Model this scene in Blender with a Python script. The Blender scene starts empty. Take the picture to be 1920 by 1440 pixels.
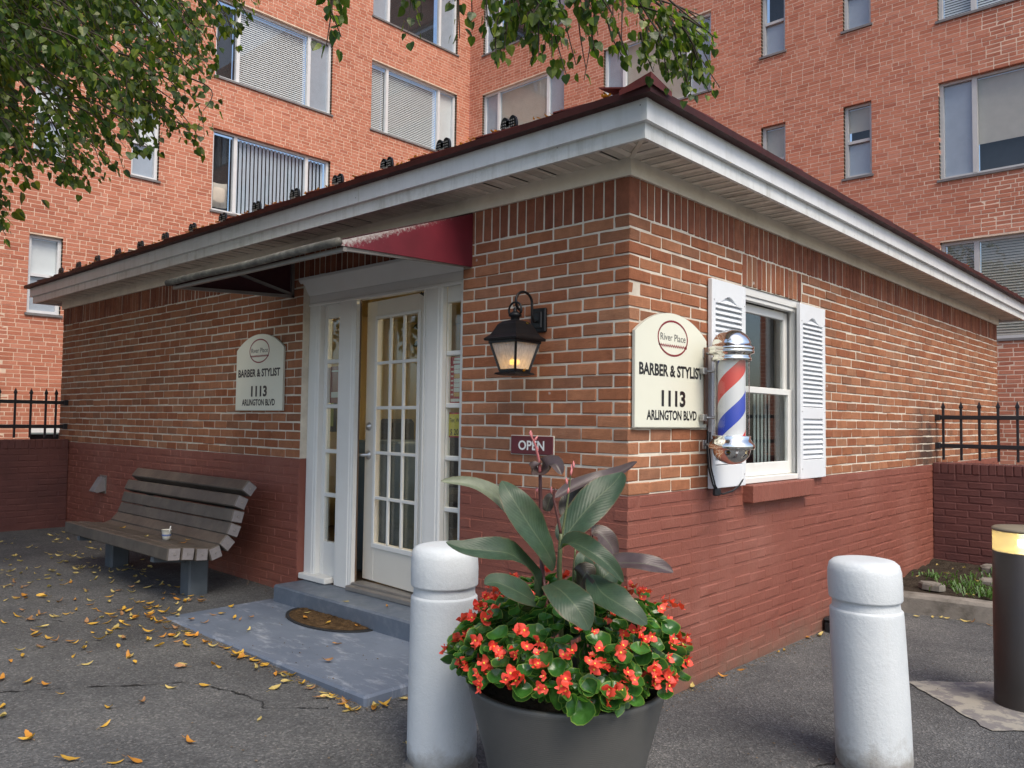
import bpy, math, random
import numpy as np
from mathutils import Vector, Matrix

random.seed(7); RNG = np.random.default_rng(7)
SC = bpy.context.scene
COL = SC.collection
rad = math.radians

# ------------------------------------------------------------------ camera
CAM_POS = Vector((2.29249, -3.34779, 1.44250)); YAW, PIT, ROL, FPX = .745031, .0460506, .0125918, 1507.12
cf = Vector((-math.sin(YAW)*math.cos(PIT), math.cos(YAW)*math.cos(PIT), math.sin(PIT)))
cr0 = cf.cross(Vector((0, 0, 1))).normalized(); cu0 = cr0.cross(cf)
cr = cr0*math.cos(ROL)+cu0*math.sin(ROL); cu = cu0*math.cos(ROL)-cr0*math.sin(ROL)
cam = bpy.data.cameras.new('camera'); cam.sensor_width = 36; cam.lens = 36*FPX/1920; cam.clip_end = 500; cam.clip_start = .05
camo = bpy.data.objects.new('camera', cam); COL.objects.link(camo)
camo.matrix_world = Matrix(((cr.x, cu.x, -cf.x, CAM_POS.x), (cr.y, cu.y, -cf.y, CAM_POS.y), (cr.z, cu.z, -cf.z, CAM_POS.z), (0, 0, 0, 1)))
SC.camera = camo
SC.render.resolution_x = 1024; SC.render.resolution_y = 768

# ------------------------------------------------------------------ world, sun, exposure
SUN_EL, SUN_AZ = rad(52), math.atan2(.94, -.34)      # azimuth: x, y of the direction towards the sun
W = bpy.data.worlds.new('World'); SC.world = W; W.use_nodes = True
wn = W.node_tree.nodes; wl = W.node_tree.links
sky = wn.new('ShaderNodeTexSky'); sky.sky_type = 'NISHITA'; sky.sun_disc = False
sky.sun_elevation = SUN_EL; sky.sun_rotation = SUN_AZ; sky.air_density = 1.0; sky.dust_density = 2.5; sky.ozone_density = 1.0
wl.new(sky.outputs[0], wn['Background'].inputs[0]); wn['Background'].inputs[1].default_value = .12
sd = bpy.data.lights.new('sun', 'SUN'); sd.energy = 1.5; sd.angle = rad(28); sd.color = (1, .92, .78)
so = bpy.data.objects.new('sun', sd); COL.objects.link(so)
sdir = Vector((math.sin(SUN_AZ)*math.cos(SUN_EL), math.cos(SUN_AZ)*math.cos(SUN_EL), math.sin(SUN_EL)))
so.rotation_euler = sdir.to_track_quat('Z', 'Y').to_euler(); so.location = (6, -6, 20)
SC.view_settings.view_transform = 'Standard'; SC.view_settings.look = 'None'; SC.view_settings.gamma = 1
SC.view_settings.exposure = .9
try:
    SC.cycles.max_bounces = 8; SC.cycles.transparent_max_bounces = 16; SC.cycles.use_denoising = True
    SC.cycles.sample_clamp_indirect = 6
except Exception: pass

# ------------------------------------------------------------------ helpers
def at(x, y, d):
    """point seen at pixel x, y of the 1920 px photograph, d metres deep"""
    return CAM_POS + (cf + cr*((x-960)/FPX) + cu*((720-y)/FPX))*d
def pix(P):
    d = Vector(P)-CAM_POS; z = d.dot(cf)
    return 960+FPX*d.dot(cr)/z, 720-FPX*d.dot(cu)/z, z
def ground_z(x, y):
    t = min(1, max(0, (.15-x)/1.0)); g = .085*t*t*(3-2*t)+(.105*(1-math.exp((x+.6)/3.2)) if x < -.6 else 0.)
    if x > -.5: g -= .012*max(y, 0)*min(1, (x+.5)/.5)
    return g
WORLD = {}
def wloc(o): return WORLD.get(o.name, Vector((0, 0, 0))) if o else Vector((0, 0, 0))
def place(o, parent, org):
    COL.objects.link(o); org = Vector(org)
    if parent: o.parent = parent; o.location = org-wloc(parent)
    else: o.location = org
    WORLD[o.name] = org
    return o
def tag(o, label, cat, group=None):
    o['label'] = label; o['category'] = cat
    if group: o['group'] = group
    return o
def thing(name, label, cat, loc, group=None):
    o = bpy.data.objects.new(name, None); o.empty_display_size = .1
    place(o, None, loc); return tag(o, label, cat, group)
def mk(name, V, F, mats, parent=None, org=None, smooth=False, mi=None, uv=None):
    me = bpy.data.meshes.new(name)
    if org is None: org = wloc(parent)
    org = Vector(org)
    V = np.asarray(V, float).reshape(-1, 3)-np.array(org)
    me.from_pydata(V.tolist(), [], F)
    for m in (mats if isinstance(mats, (list, tuple)) else [mats]): me.materials.append(m)
    if mi is not None: me.polygons.foreach_set('material_index', np.asarray(mi, np.int32))
    if smooth is True: me.polygons.foreach_set('use_smooth', np.ones(len(me.polygons), bool))
    elif smooth: me.polygons.foreach_set('use_smooth', np.asarray(smooth, bool))
    if uv is not None:
        l = me.uv_layers.new(name='UVMap'); li = np.zeros(len(me.loops), np.int32); me.loops.foreach_get('vertex_index', li)
        l.data.foreach_set('uv', np.asarray(uv, float)[li].ravel())
    me.update()
    return place(bpy.data.objects.new(name, me), parent, org)
def inst(name, me, parent, loc, rot=None, scale=None):
    o = bpy.data.objects.new(name, me); place(o, parent, loc)
    if rot is not None:
        o.rotation_mode = 'QUATERNION'; o.rotation_quaternion = rot
    if scale is not None: o.scale = scale
    return o

class MB:
    def __init__(s): s.v = []; s.f = []; s.m = []; s.s = []; s.uv = []
    def add(s, V, F, mi=0, sm=False):
        b = len(s.v); s.v += [tuple(p) for p in V]
        for f in F: s.f.append([i+b for i in f]); s.m.append(mi); s.s.append(sm)
        return s
    def box(s, x0, x1, y0, y1, z0, z1, mi=0):
        x0, x1 = min(x0, x1), max(x0, x1); y0, y1 = min(y0, y1), max(y0, y1); z0, z1 = min(z0, z1), max(z0, z1)
        return s.add([(x0,y0,z0),(x1,y0,z0),(x1,y1,z0),(x0,y1,z0),(x0,y0,z1),(x1,y0,z1),(x1,y1,z1),(x0,y1,z1)],
                     [(0,3,2,1),(4,5,6,7),(0,1,5,4),(1,2,6,5),(2,3,7,6),(3,0,4,7)], mi)
    def bbox(s, x0, x1, y0, y1, z0, z1, b=.004, mi=0):
        """box with chamfered edges"""
        x0, x1 = min(x0, x1), max(x0, x1); y0, y1 = min(y0, y1), max(y0, y1); z0, z1 = min(z0, z1), max(z0, z1)
        V = []; idx = {}
        for i, x in enumerate((x0, x1)):
            for j, y in enumerate((y0, y1)):
                for k, z in enumerate((z0, z1)):
                    dx, dy, dz = (b if i == 0 else -b), (b if j == 0 else -b), (b if k == 0 else -b)
                    for a, p in enumerate(((x, y+dy, z+dz), (x+dx, y, z+dz), (x+dx, y+dy, z))):
                        idx[i, j, k, a] = len(V); V.append(p)
        F = []
        g = lambda i, j, k, a: idx[i, j, k, a]
        for i in (0, 1):
            q = [g(i,0,0,0), g(i,1,0,0), g(i,1,1,0), g(i,0,1,0)]; F.append(q if i else q[::-1])
            q = [g(0,i,0,1), g(1,i,0,1), g(1,i,1,1), g(0,i,1,1)]; F.append(q[::-1] if i else q)
            q = [g(0,0,i,2), g(1,0,i,2), g(1,1,i,2), g(0,1,i,2)]; F.append(q if i else q[::-1])
        for p in (0, 1):
            for q in (0, 1):
                F.append([g(p,q,0,0), g(p,q,0,1), g(p,q,1,1), g(p,q,1,0)] if (p+q) % 2 else [g(p,q,0,0), g(p,q,1,0), g(p,q,1,1), g(p,q,0,1)])
                F.append([g(p,0,q,0), g(p,0,q,2), g(p,1,q,2), g(p,1,q,0)] if (p+q) % 2 == 0 else [g(p,0,q,0), g(p,1,q,0), g(p,1,q,2), g(p,0,q,2)])
                F.append([g(0,p,q,1), g(0,p,q,2), g(1,p,q,2), g(1,p,q,1)] if (p+q) % 2 else [g(0,p,q,1), g(1,p,q,1), g(1,p,q,2), g(0,p,q,2)])
        for i in (0, 1):
            for j in (0, 1):
                for k in (0, 1):
                    t = [g(i,j,k,0), g(i,j,k,1), g(i,j,k,2)]; F.append(t if (i+j+k) % 2 else t[::-1])
        return s.add(V, F, mi)
    def quad(s, a, b, c, d, mi=0): return s.add([a, b, c, d], [(0, 1, 2, 3)], mi)
    def beam(s, a, b, w, h, mi=0, up=(0, 0, 1)):
        a, b = Vector(a), Vector(b); d = (b-a).normalized(); r = d.cross(Vector(up))
        if r.length < 1e-4: r = d.cross(Vector((1, 0, 0)))
        r.normalize(); u = r.cross(d); r *= w/2; u *= h/2
        return s.add([a-r-u, a+r-u, a+r+u, a-r+u, b-r-u, b+r-u, b+r+u, b-r+u],
                     [(0,3,2,1)[::-1],(4,5,6,7)[::-1],(0,1,5,4)[::-1],(1,2,6,5)[::-1],(2,3,7,6)[::-1],(3,0,4,7)[::-1]], mi)
    def tube(s, pts, r, n=8, mi=0, cap=True):
        pts = [Vector(p) for p in pts]; R = r if isinstance(r, (list, tuple)) else [r]*len(pts)
        V = []; F = []; ref = Vector((.3, .2, 1)).normalized()
        for i, p in enumerate(pts):
            d = (pts[min(i+1, len(pts)-1)]-pts[max(i-1, 0)]).normalized()
            a = d.cross(ref); a = a.normalized() if a.length > 1e-3 else Vector((1, 0, 0)); b = d.cross(a)
            for k in range(n):
                t = 2*math.pi*k/n; V.append(p+(a*math.cos(t)+b*math.sin(t))*R[i])
        for i in range(len(pts)-1):
            for k in range(n):
                k2 = (k+1) % n; F.append((i*n+k, i*n+k2, (i+1)*n+k2, (i+1)*n+k))
        if cap: F.append(tuple(range(n))[::-1]); F.append(tuple(range((len(pts)-1)*n, len(pts)*n)))
        return s.add(V, F, mi, True)
    def lathe(s, prof, cx, cy, n=32, mi=0, sm=True, fn=None):
        V = []; F = []
        for (r, z) in prof:
            for k in range(n):
                t = 2*math.pi*k/n; V.append((cx+r*math.cos(t), cy+r*math.sin(t), z))
        for i in range(len(prof)-1):
            for k in range(n):
                k2 = (k+1) % n; F.append((i*n+k, i*n+k2, (i+1)*n+k2, (i+1)*n+k))
        if fn: V = [fn(p) for p in V]
        return s.add(V, F, mi, sm)
    def prism(s, outl, org, U, Vv, N, th, mi=0):
        org, U, Vv, N = Vector(org), Vector(U), Vector(Vv), Vector(N); n = len(outl)
        A = [org+U*u+Vv*v for u, v in outl]; B = [p+N*th for p in A]
        return s.add(A+B, [list(range(n))[::-1], list(range(n, 2*n))]+[(i, (i+1) % n, n+(i+1) % n, n+i) for i in range(n)], mi)
    def build(s, name, mats, parent=None, org=None, smooth=None, fix=True):
        o = mk(name, s.v, s.f, mats, parent, org, s.s if smooth is None else smooth, s.m)
        if fix:
            import bmesh
            bm = bmesh.new(); bm.from_mesh(o.data); bmesh.ops.recalc_face_normals(bm, faces=bm.faces); bm.to_mesh(o.data); bm.free()
        return o

def text(name, s, mat_, parent, org, U, Vv, N, size, align='CENTER', xs=1., bold=0., th=.0015, width=None):
    cu_ = bpy.data.curves.new(name, 'FONT'); cu_.body = s; cu_.size = 1; cu_.align_x = align; cu_.offset = bold; cu_.extrude = 0; cu_.resolution_u = 3
    t = bpy.data.objects.new(name, cu_); COL.objects.link(t)
    dg = bpy.context.evaluated_depsgraph_get(); me = bpy.data.meshes.new_from_object(t.evaluated_get(dg))
    V = np.zeros(len(me.vertices)*3); me.vertices.foreach_get('co', V); V = V.reshape(-1, 3); F = [list(p.vertices) for p in me.polygons]
    bpy.data.objects.remove(t); bpy.data.meshes.remove(me); bpy.data.curves.remove(cu_)
    V = V*size
    if width: xs = width/(V[:, 0].max()-V[:, 0].min())
    V[:, 0] *= xs
    U, Vv, N = (np.array(Vector(q)) for q in (U, Vv, N))
    P = np.array(Vector(org))+V[:, :1]*U+V[:, 1:2]*Vv+th*N
    return mk(name, P, F, mat_, parent)

# ------------------------------------------------------------------ materials
def nmat(name):
    m = bpy.data.materials.new(name); m.use_nodes = True
    return m, m.node_tree.nodes, m.node_tree.links, m.node_tree.nodes['Principled BSDF']
def N_(n, t, **k):
    o = n.new(t)
    for a, b in k.items():
        if a[0] == '_': o.inputs[a[1:].replace('_', ' ')].default_value = b
        else: setattr(o, a, b)
    return o
def rgb(*c): return (c[0], c[1], c[2], 1)
def mixc(n, l, fac, a, b, mode='MIX'):
    x = n.new('ShaderNodeMix'); x.data_type = 'RGBA'; x.blend_type = mode
    for s, v in ((0, fac), (6, a), (7, b)):
        if hasattr(v, 'default_value') or hasattr(v, 'is_linked'): l.new(v, x.inputs[s])
        else: x.inputs[s].default_value = v
    return x.outputs[2]
def ramp(n, l, src, stops, interp='LINEAR'):
    r = n.new('ShaderNodeValToRGB'); r.color_ramp.interpolation = interp; e = r.color_ramp.elements
    while len(e) < len(stops): e.new(.5)
    for k, (p, c) in enumerate(stops):
        e[k].position = p; e[k].color = c if len(c) == 4 else (*c, 1)
    l.new(src, r.inputs[0]); return r.outputs[0]
def noise(n, l, scale, detail=4, rough=.55, vec=None, dim='3D'):
    t = n.new('ShaderNodeTexNoise'); t.inputs['Scale'].default_value = scale; t.inputs['Detail'].default_value = detail; t.inputs['Roughness'].default_value = rough
    if vec is not None: l.new(vec, t.inputs['Vector'])
    return t.outputs[0]
def pos(n): return n.new('ShaderNodeNewGeometry').outputs['Position']
def bump(n, l, b, h, strength=.3, dist=.01):
    x = n.new('ShaderNodeBump'); x.inputs['Strength'].default_value = strength; x.inputs['Distance'].default_value = dist
    l.new(h, x.inputs['Height']); l.new(x.outputs[0], b.inputs['Normal'])
def M(name, col, rough=.6, metal=0., var=.15, scale=6., bs=60., bst=.15, bd=.004, spec=.5, dirt=None, dscale=2.5, damt=.5, coat=0):
    m, n, l, b = nmat(name); p = pos(n)
    f = noise(n, l, scale, 5, .6, p)
    c = ramp(n, l, f, [(.3, tuple(max(0, v*(1-var)) for v in col)), (.7, tuple(min(1, v*(1+var)) for v in col))])
    if dirt:
        f2 = ramp(n, l, noise(n, l, dscale, 6, .65, p), [(.48, (0, 0, 0)), (.68, (damt,)*3)])
        c = mixc(n, l, f2, c, rgb(*dirt))
    l.new(c, b.inputs['Base Color'])
    b.inputs['Metallic'].default_value = metal; b.inputs['Specular IOR Level'].default_value = spec
    r = ramp(n, l, noise(n, l, scale*2.3, 4, .6, p), [(.3, (max(.02, rough-.08),)*3), (.7, (min(1, rough+.08),)*3)]); l.new(r, b.inputs['Roughness'])
    if bst: bump(n, l, b, noise(n, l, bs, 5, .6, p), bst, bd)
    if coat: b.inputs['Coat Weight'].default_value = coat
    return m
def brick_mat(name, cols, speck=.5, var=.35, stain=None, bloom=.28, drift=0.):
    m, n, l, b = nmat(name); p = pos(n)
    g = n.new('ShaderNodeNewGeometry'); oi = n.new('ShaderNodeObjectInfo')
    ad = N_(n, 'ShaderNodeMath', operation='ADD'); l.new(g.outputs['Random Per Island'], ad.inputs[0]); l.new(oi.outputs['Random'], ad.inputs[1])
    fr = N_(n, 'ShaderNodeMath', operation='FRACT'); l.new(ad.outputs[0], fr.inputs[0])
    k = len(cols); c = ramp(n, l, fr.outputs[0], [(i/(k-1) if k > 1 else 0, cc) for i, cc in enumerate(cols)], 'CONSTANT' if stain else 'LINEAR')
    f = noise(n, l, 14, 6, .7, p)
    c = mixc(n, l, 1., c, ramp(n, l, f, [(.25, (1-var,)*3), (.75, (1+var*.5,)*3)]), 'MULTIPLY')
    sp = noise(n, l, 150, 3, .7, p)
    c = mixc(n, l, ramp(n, l, sp, [(.62, (0, 0, 0)), (.72, (speck,)*3)]), c, rgb(.06, .03, .022))
    # lime bloom and old mortar smears
    sm = noise(n, l, 3.1, 7, .75, p)
    c = mixc(n, l, ramp(n, l, sm, [(.6, (0, 0, 0)), (.78, (bloom,)*3)]), c, rgb(.45, .36, .29))
    if drift:
        c = mixc(n, l, 1., c, ramp(n, l, noise(n, l, .35, 4, .6, p), [(.3, (1-drift, 1-drift*1.1, 1-drift*1.1)), (.7, (1+drift*.6, 1+drift*.6, 1+drift*.6))]), 'MULTIPLY')
        mp = N_(n, 'ShaderNodeMapping'); mp.inputs['Scale'].default_value = (2.5, 2.5, .22); l.new(p, mp.inputs[0])
        c = mixc(n, l, ramp(n, l, noise(n, l, 1., 6, .7, mp.outputs[0]), [(.55, (0, 0, 0)), (.8, (.5,)*3)]), c, mixc(n, l, .6, c, rgb(.16, .08, .06)))
    if stain:
        c = stain(n, l, p, c)
        vs = n.new('ShaderNodeTexVoronoi'); vs.inputs['Scale'].default_value = 3.2; vs.inputs['Randomness'].default_value = 1.; l.new(p, vs.inputs['Vector'])
        wd_ = N_(n, 'ShaderNodeMath', operation='MULTIPLY_ADD'); l.new(noise(n, l, 60, 4, .7, p), wd_.inputs[0]); wd_.inputs[1].default_value = .09; l.new(vs.outputs['Distance'], wd_.inputs[2])
        c = mixc(n, l, ramp(n, l, wd_.outputs[0], [(.068, (.75,)*3), (.085, (0, 0, 0))]), c, rgb(.5, .46, .42))
    l.new(c, b.inputs['Base Color']); b.inputs['Roughness'].default_value = .88; b.inputs['Specular IOR Level'].default_value = .25
    hh = N_(n, 'ShaderNodeMath', operation='ADD'); l.new(noise(n, l, 55, 6, .7, p), hh.inputs[0]); l.new(sp, hh.inputs[1])
    bump(n, l, b, hh.outputs[0], .8 if stain else .5, .006)
    return m
def glass(name, tint=(.9, .95, .97), refl=1., rough=.02, ior=1.5):
    m, n, l, b = nmat(name); n.remove(b)
    lw_ = N_(n, 'ShaderNodeLayerWeight', _Blend=.5); pw = N_(n, 'ShaderNodeMath', operation='POWER'); l.new(lw_.outputs['Facing'], pw.inputs[0]); pw.inputs[1].default_value = 4.5
    f0 = ((ior-1)/(ior+1))**2*1.8
    mu = N_(n, 'ShaderNodeMath', operation='MULTIPLY_ADD'); l.new(pw.outputs[0], mu.inputs[0]); mu.inputs[1].default_value = (1-f0)*refl; mu.inputs[2].default_value = f0*refl; mu.use_clamp = True
    t = N_(n, 'ShaderNodeBsdfTransparent', _Color=rgb(*tint)); g = N_(n, 'ShaderNodeBsdfGlossy', _Roughness=rough)
    x = n.new('ShaderNodeMixShader'); l.new(mu.outputs[0], x.inputs[0]); l.new(t.outputs[0], x.inputs[1]); l.new(g.outputs[0], x.inputs[2])
    l.new(x.outputs[0], n['Material Output'].inputs[0]); return m
def emis(name, col, st):
    m, n, l, b = nmat(name); b.inputs['Base Color'].default_value = rgb(*col); b.inputs['Emission Color'].default_value = rgb(*col); b.inputs['Emission Strength'].default_value = st
    return m
def leafmat(name, cols, rough=.45, trans=.35, veins=False, rim=None, spec=.5):
    m, n, l, b = nmat(name); p = pos(n); g = n.new('ShaderNodeNewGeometry'); oi = n.new('ShaderNodeObjectInfo')
    ad = N_(n, 'ShaderNodeMath', operation='ADD'); l.new(g.outputs['Random Per Island'], ad.inputs[0]); l.new(oi.outputs['Random'], ad.inputs[1])
    fr = N_(n, 'ShaderNodeMath', operation='FRACT'); l.new(ad.outputs[0], fr.inputs[0])
    k = len(cols); c = ramp(n, l, fr.outputs[0], [(i/max(1, k-1), cc) for i, cc in enumerate(cols)])
    c = mixc(n, l, 1., c, ramp(n, l, noise(n, l, 30, 4, .6, p), [(.3, (.8,)*3), (.7, (1.15,)*3)]), 'MULTIPLY')
    if veins or rim:
        uv = n.new('ShaderNodeUVMap'); sx = n.new('ShaderNodeSeparateXYZ'); l.new(uv.outputs[0], sx.inputs[0])
        au = N_(n, 'ShaderNodeMath', operation='SUBTRACT'); l.new(sx.outputs[0], au.inputs[0]); au.inputs[1].default_value = .5
        ab = N_(n, 'ShaderNodeMath', operation='ABSOLUTE'); l.new(au.outputs[0], ab.inputs[0])
    if veins:
        # side veins sweep from the midrib towards the tip
        a = N_(n, 'ShaderNodeMath', operation='MULTIPLY_ADD'); l.new(ab.outputs[0], a.inputs[0]); a.inputs[1].default_value = -.55; l.new(sx.outputs[1], a.inputs[2])
        s = N_(n, 'ShaderNodeMath', operation='MULTIPLY'); l.new(a.outputs[0], s.inputs[0]); s.inputs[1].default_value = 120
        w = N_(n, 'ShaderNodeMath', operation='SINE'); l.new(s.outputs[0], w.inputs[0])
        c = mixc(n, l, ramp(n, l, w.outputs[0], [(.5, (0, 0, 0)), (1, (.22,)*3)]), c, mixc(n, l, .5, c, rgb(.02, .035, .02)))
        c = mixc(n, l, ramp(n, l, noise(n, l, 7, 5, .65, p), [(.45, (0, 0, 0)), (.75, (.4,)*3)]), c, mixc(n, l, .5, c, rgb(.13, .13, .07)))
        c = mixc(n, l, ramp(n, l, ab.outputs[0], [(.008, (.35,)*3), (.03, (0, 0, 0))]), c, rgb(.16, .2, .11))
        eg = N_(n, 'ShaderNodeMath', operation='MULTIPLY_ADD'); l.new(noise(n, l, 22, 6, .75, p), eg.inputs[0]); eg.inputs[1].default_value = .22; l.new(ab.outputs[0], eg.inputs[2])
        c = mixc(n, l, ramp(n, l, eg.outputs[0], [(.57, (0, 0, 0)), (.62, (.8,)*3)]), c, rgb(.13, .085, .04))
        c = mixc(n, l, ramp(n, l, noise(n, l, 48, 5, .75, p), [(.69, (0, 0, 0)), (.74, (.7,)*3)]), c, rgb(.1, .075, .04))
        bump(n, l, b, w.outputs[0], .14, .0015)
    if rim:
        c = mixc(n, l, ramp(n, l, sx.outputs[1], [(.9, (0, 0, 0)), (1., (.7,)*3)]), c, rgb(*rim))
    l.new(c, b.inputs['Base Color']); b.inputs['Roughness'].default_value = rough; b.inputs['Specular IOR Level'].default_value = spec
    if trans:
        tr = n.new('ShaderNodeBsdfTranslucent'); l.new(mixc(n, l, 1., c, rgb(1.5, 1.7, .7), 'MULTIPLY'), tr.inputs[0])
        x = N_(n, 'ShaderNodeMixShader'); x.inputs[0].default_value = trans
        l.new(b.outputs[0], x.inputs[1]); l.new(tr.outputs[0], x.inputs[2]); l.new(x.outputs[0], n['Material Output'].inputs[0])
    return m

def soot(n, l, p, c):
    # black mould round the fence bracket on the side wall
    v = N_(n, 'ShaderNodeVectorMath', operation='DISTANCE'); l.new(p, v.inputs[0]); v.inputs[1].default_value = (0, 4.95, 1.25)
    ad = N_(n, 'ShaderNodeMath', operation='ADD'); l.new(v.outputs['Value'], ad.inputs[0])
    ml = N_(n, 'ShaderNodeMath', operation='MULTIPLY_ADD'); l.new(noise(n, l, 5, 6, .7, p), ml.inputs[0]); ml.inputs[1].default_value = .9; ml.inputs[2].default_value = -.45
    l.new(ml.outputs[0], ad.inputs[1])
    return mixc(n, l, ramp(n, l, ad.outputs[0], [(.12, (.8,)*3), (.5, (0, 0, 0))]), c, rgb(.03, .028, .028))

B_COL = [(.335, .13, .064), (.38, .162, .083), (.305, .112, .056), (.37, .176, .098), (.345, .135, .068), (.4, .175, .092), (.28, .125, .07), (.36, .147, .075), (.325, .15, .086), (.315, .118, .058), (.355, .145, .073)]
MT = {}
MT['brick'] = brick_mat('shop_brick', B_COL, .4, .28, soot, .22)
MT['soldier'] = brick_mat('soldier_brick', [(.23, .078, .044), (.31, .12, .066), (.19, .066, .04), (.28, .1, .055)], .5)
MT['apt'] = brick_mat('apartment_brick', [(.48, .18, .112), (.54, .215, .138), (.43, .155, .095), (.51, .2, .125), (.56, .24, .16), (.4, .138, .088)], .12, .12, None, .0, .12)
MT['mortar'] = M('mortar', (.64, .58, .48), .95, var=.15, scale=9, bs=120, bst=.6, bd=.004, spec=.1, dirt=(.36, .3, .25), dscale=1.6, damt=.4)
MT['aptmortar'] = M('apartment_mortar', (.7, .54, .42), .95, var=.15, scale=5, bs=90, bst=.3, spec=.1)
def paintmat():
    m, n, l, b = nmat('maroon_masonry_paint'); p = pos(n); sx = n.new('ShaderNodeSeparateXYZ'); l.new(p, sx.inputs[0])
    c = ramp(n, l, noise(n, l, 1.1, 5, .6, p), [(.3, (.21, .066, .046)), (.55, (.235, .08, .056)), (.75, (.275, .108, .08))])     # sun-faded areas
    c = mixc(n, l, ramp(n, l, noise(n, l, 9, 6, .7, p), [(.55, (0, 0, 0)), (.75, (.4,)*3)]), c, rgb(.27, .115, .085))
    c = mixc(n, l, ramp(n, l, noise(n, l, 45, 5, .75, p), [(.7, (0, 0, 0)), (.76, (.6,)*3)]), c, rgb(.12, .04, .03))
    z = N_(n, 'ShaderNodeMath', operation='MULTIPLY_ADD'); l.new(noise(n, l, 7, 6, .75, p), z.inputs[0]); z.inputs[1].default_value = .45; l.new(sx.outputs[2], z.inputs[2])
    c = mixc(n, l, ramp(n, l, z.outputs[0], [(.2, (.65,)*3), (.42, (0, 0, 0))]), c, rgb(.17, .115, .085))                            # splashed mud at the foot
    l.new(c, b.inputs['Base Color']); l.new(ramp(n, l, noise(n, l, 6, 4, .6, p), [(.3, (.45,)*3), (.7, (.68,)*3)]), b.inputs['Roughness']); b.inputs['Specular IOR Level'].default_value = .4
    h = N_(n, 'ShaderNodeMath', operation='MULTIPLY_ADD'); l.new(noise(n, l, 16, 6, .7, p), h.inputs[0]); h.inputs[1].default_value = 1.2; l.new(noise(n, l, 75, 4, .7, p), h.inputs[2]); bump(n, l, b, h.outputs[0], .55, .006); return m
MT['paint'] = paintmat()
MT['paint2'] = M('dark_maroon_wall_paint', (.115, .043, .038), .6, var=.14, scale=3, bs=40, bst=.5, bd=.005, spec=.35, dirt=(.07, .03, .03), dscale=2.2, damt=.5)
MT['white'] = M('white_trim_paint', (.72, .72, .69), .45, var=.05, scale=4, bs=30, bst=.12, spec=.5, dirt=(.45, .42, .36), dscale=4, damt=.18)
def streaky(name, col, dirt, amt, specks=.8):
    m, n, l, b = nmat(name); p = pos(n)
    c = ramp(n, l, noise(n, l, 2.2, 4, .6, p), [(.3, tuple(v*.95 for v in col)), (.7, tuple(min(1, v*1.04) for v in col))])
    mp = N_(n, 'ShaderNodeMapping'); mp.inputs['Scale'].default_value = (9, 9, 1.2); l.new(p, mp.inputs[0])
    c = mixc(n, l, ramp(n, l, noise(n, l, 1.6, 6, .7, mp.outputs[0]), [(.5, (0, 0, 0)), (.75, (amt,)*3)]), c, rgb(*dirt))
    c = mixc(n, l, ramp(n, l, noise(n, l, 3.3, 6, .7, p), [(.52, (0, 0, 0)), (.72, (amt*.8,)*3)]), c, rgb(*dirt))
    v = n.new('ShaderNodeTexVoronoi'); v.inputs['Scale'].default_value = 9; l.new(p, v.inputs['Vector'])
    c = mixc(n, l, ramp(n, l, v.outputs['Distance'], [(.028, (specks,)*3), (.045, (0, 0, 0))]), c, rgb(.05, .05, .045))
    l.new(c, b.inputs['Base Color']); b.inputs['Roughness'].default_value = .38; bump(n, l, b, noise(n, l, 5, 3, .5, p), .1, .012); return m
MT['fascia'] = streaky('white_aluminium_fascia', (.74, .75, .75), (.4, .4, .34), .32)
MT['lip'] = streaky('weathered_lower_fascia', (.7, .71, .69), (.27, .26, .2), .5)
MT['frieze'] = M('cream_frieze_board', (.74, .69, .58), .5, var=.06, scale=4, bs=20, bst=.1, dirt=(.32, .27, .2), dscale=3, damt=.35)
MT['soffit'] = M('cream_soffit', (.8, .75, .65), .55, var=.06, scale=5, bs=30, bst=.1, dirt=(.3, .25, .19), dscale=4, damt=.45)
MT['slot'] = M('soffit_slot', (.12, .1, .08), .8, var=.1)
MT['roof'] = M('maroon_metal_roof', (.17, .035, .028), .5, var=.18, scale=5, bs=12, bst=.12, bd=.006, spec=.3, dirt=(.05, .018, .016), dscale=6, damt=.6)
MT['drip'] = M('dark_maroon_drip_edge', (.05, .012, .01), .55, var=.25, scale=6, bst=.08, spec=.25)
MT['gray'] = M('grey_floor_paint', (.155, .185, .24), .5, var=.1, scale=4, bs=50, bst=.25, bd=.003, dirt=(.36, .4, .46), dscale=5, damt=.45)
MT['step'] = M('slate_grey_step_paint', (.095, .118, .155), .48, var=.08, scale=4, bs=40, bst=.2, bd=.003, dirt=(.5, .52, .54), dscale=9, damt=.12)
MT['black'] = M('black_painted_iron', (.008, .008, .009), .38, var=.2, bs=80, bst=.1, spec=.35)
MT['iron'] = M('black_fence_iron', (.014, .014, .018), .45, var=.2, bs=60, bst=.15)
MT['bollard'] = M('white_bollard_paint', (.62, .645, .65), .5, var=.03, scale=5, bs=30, bst=.28, bd=.005, dirt=(.4, .38, .33), dscale=3.5, damt=.14)
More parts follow.
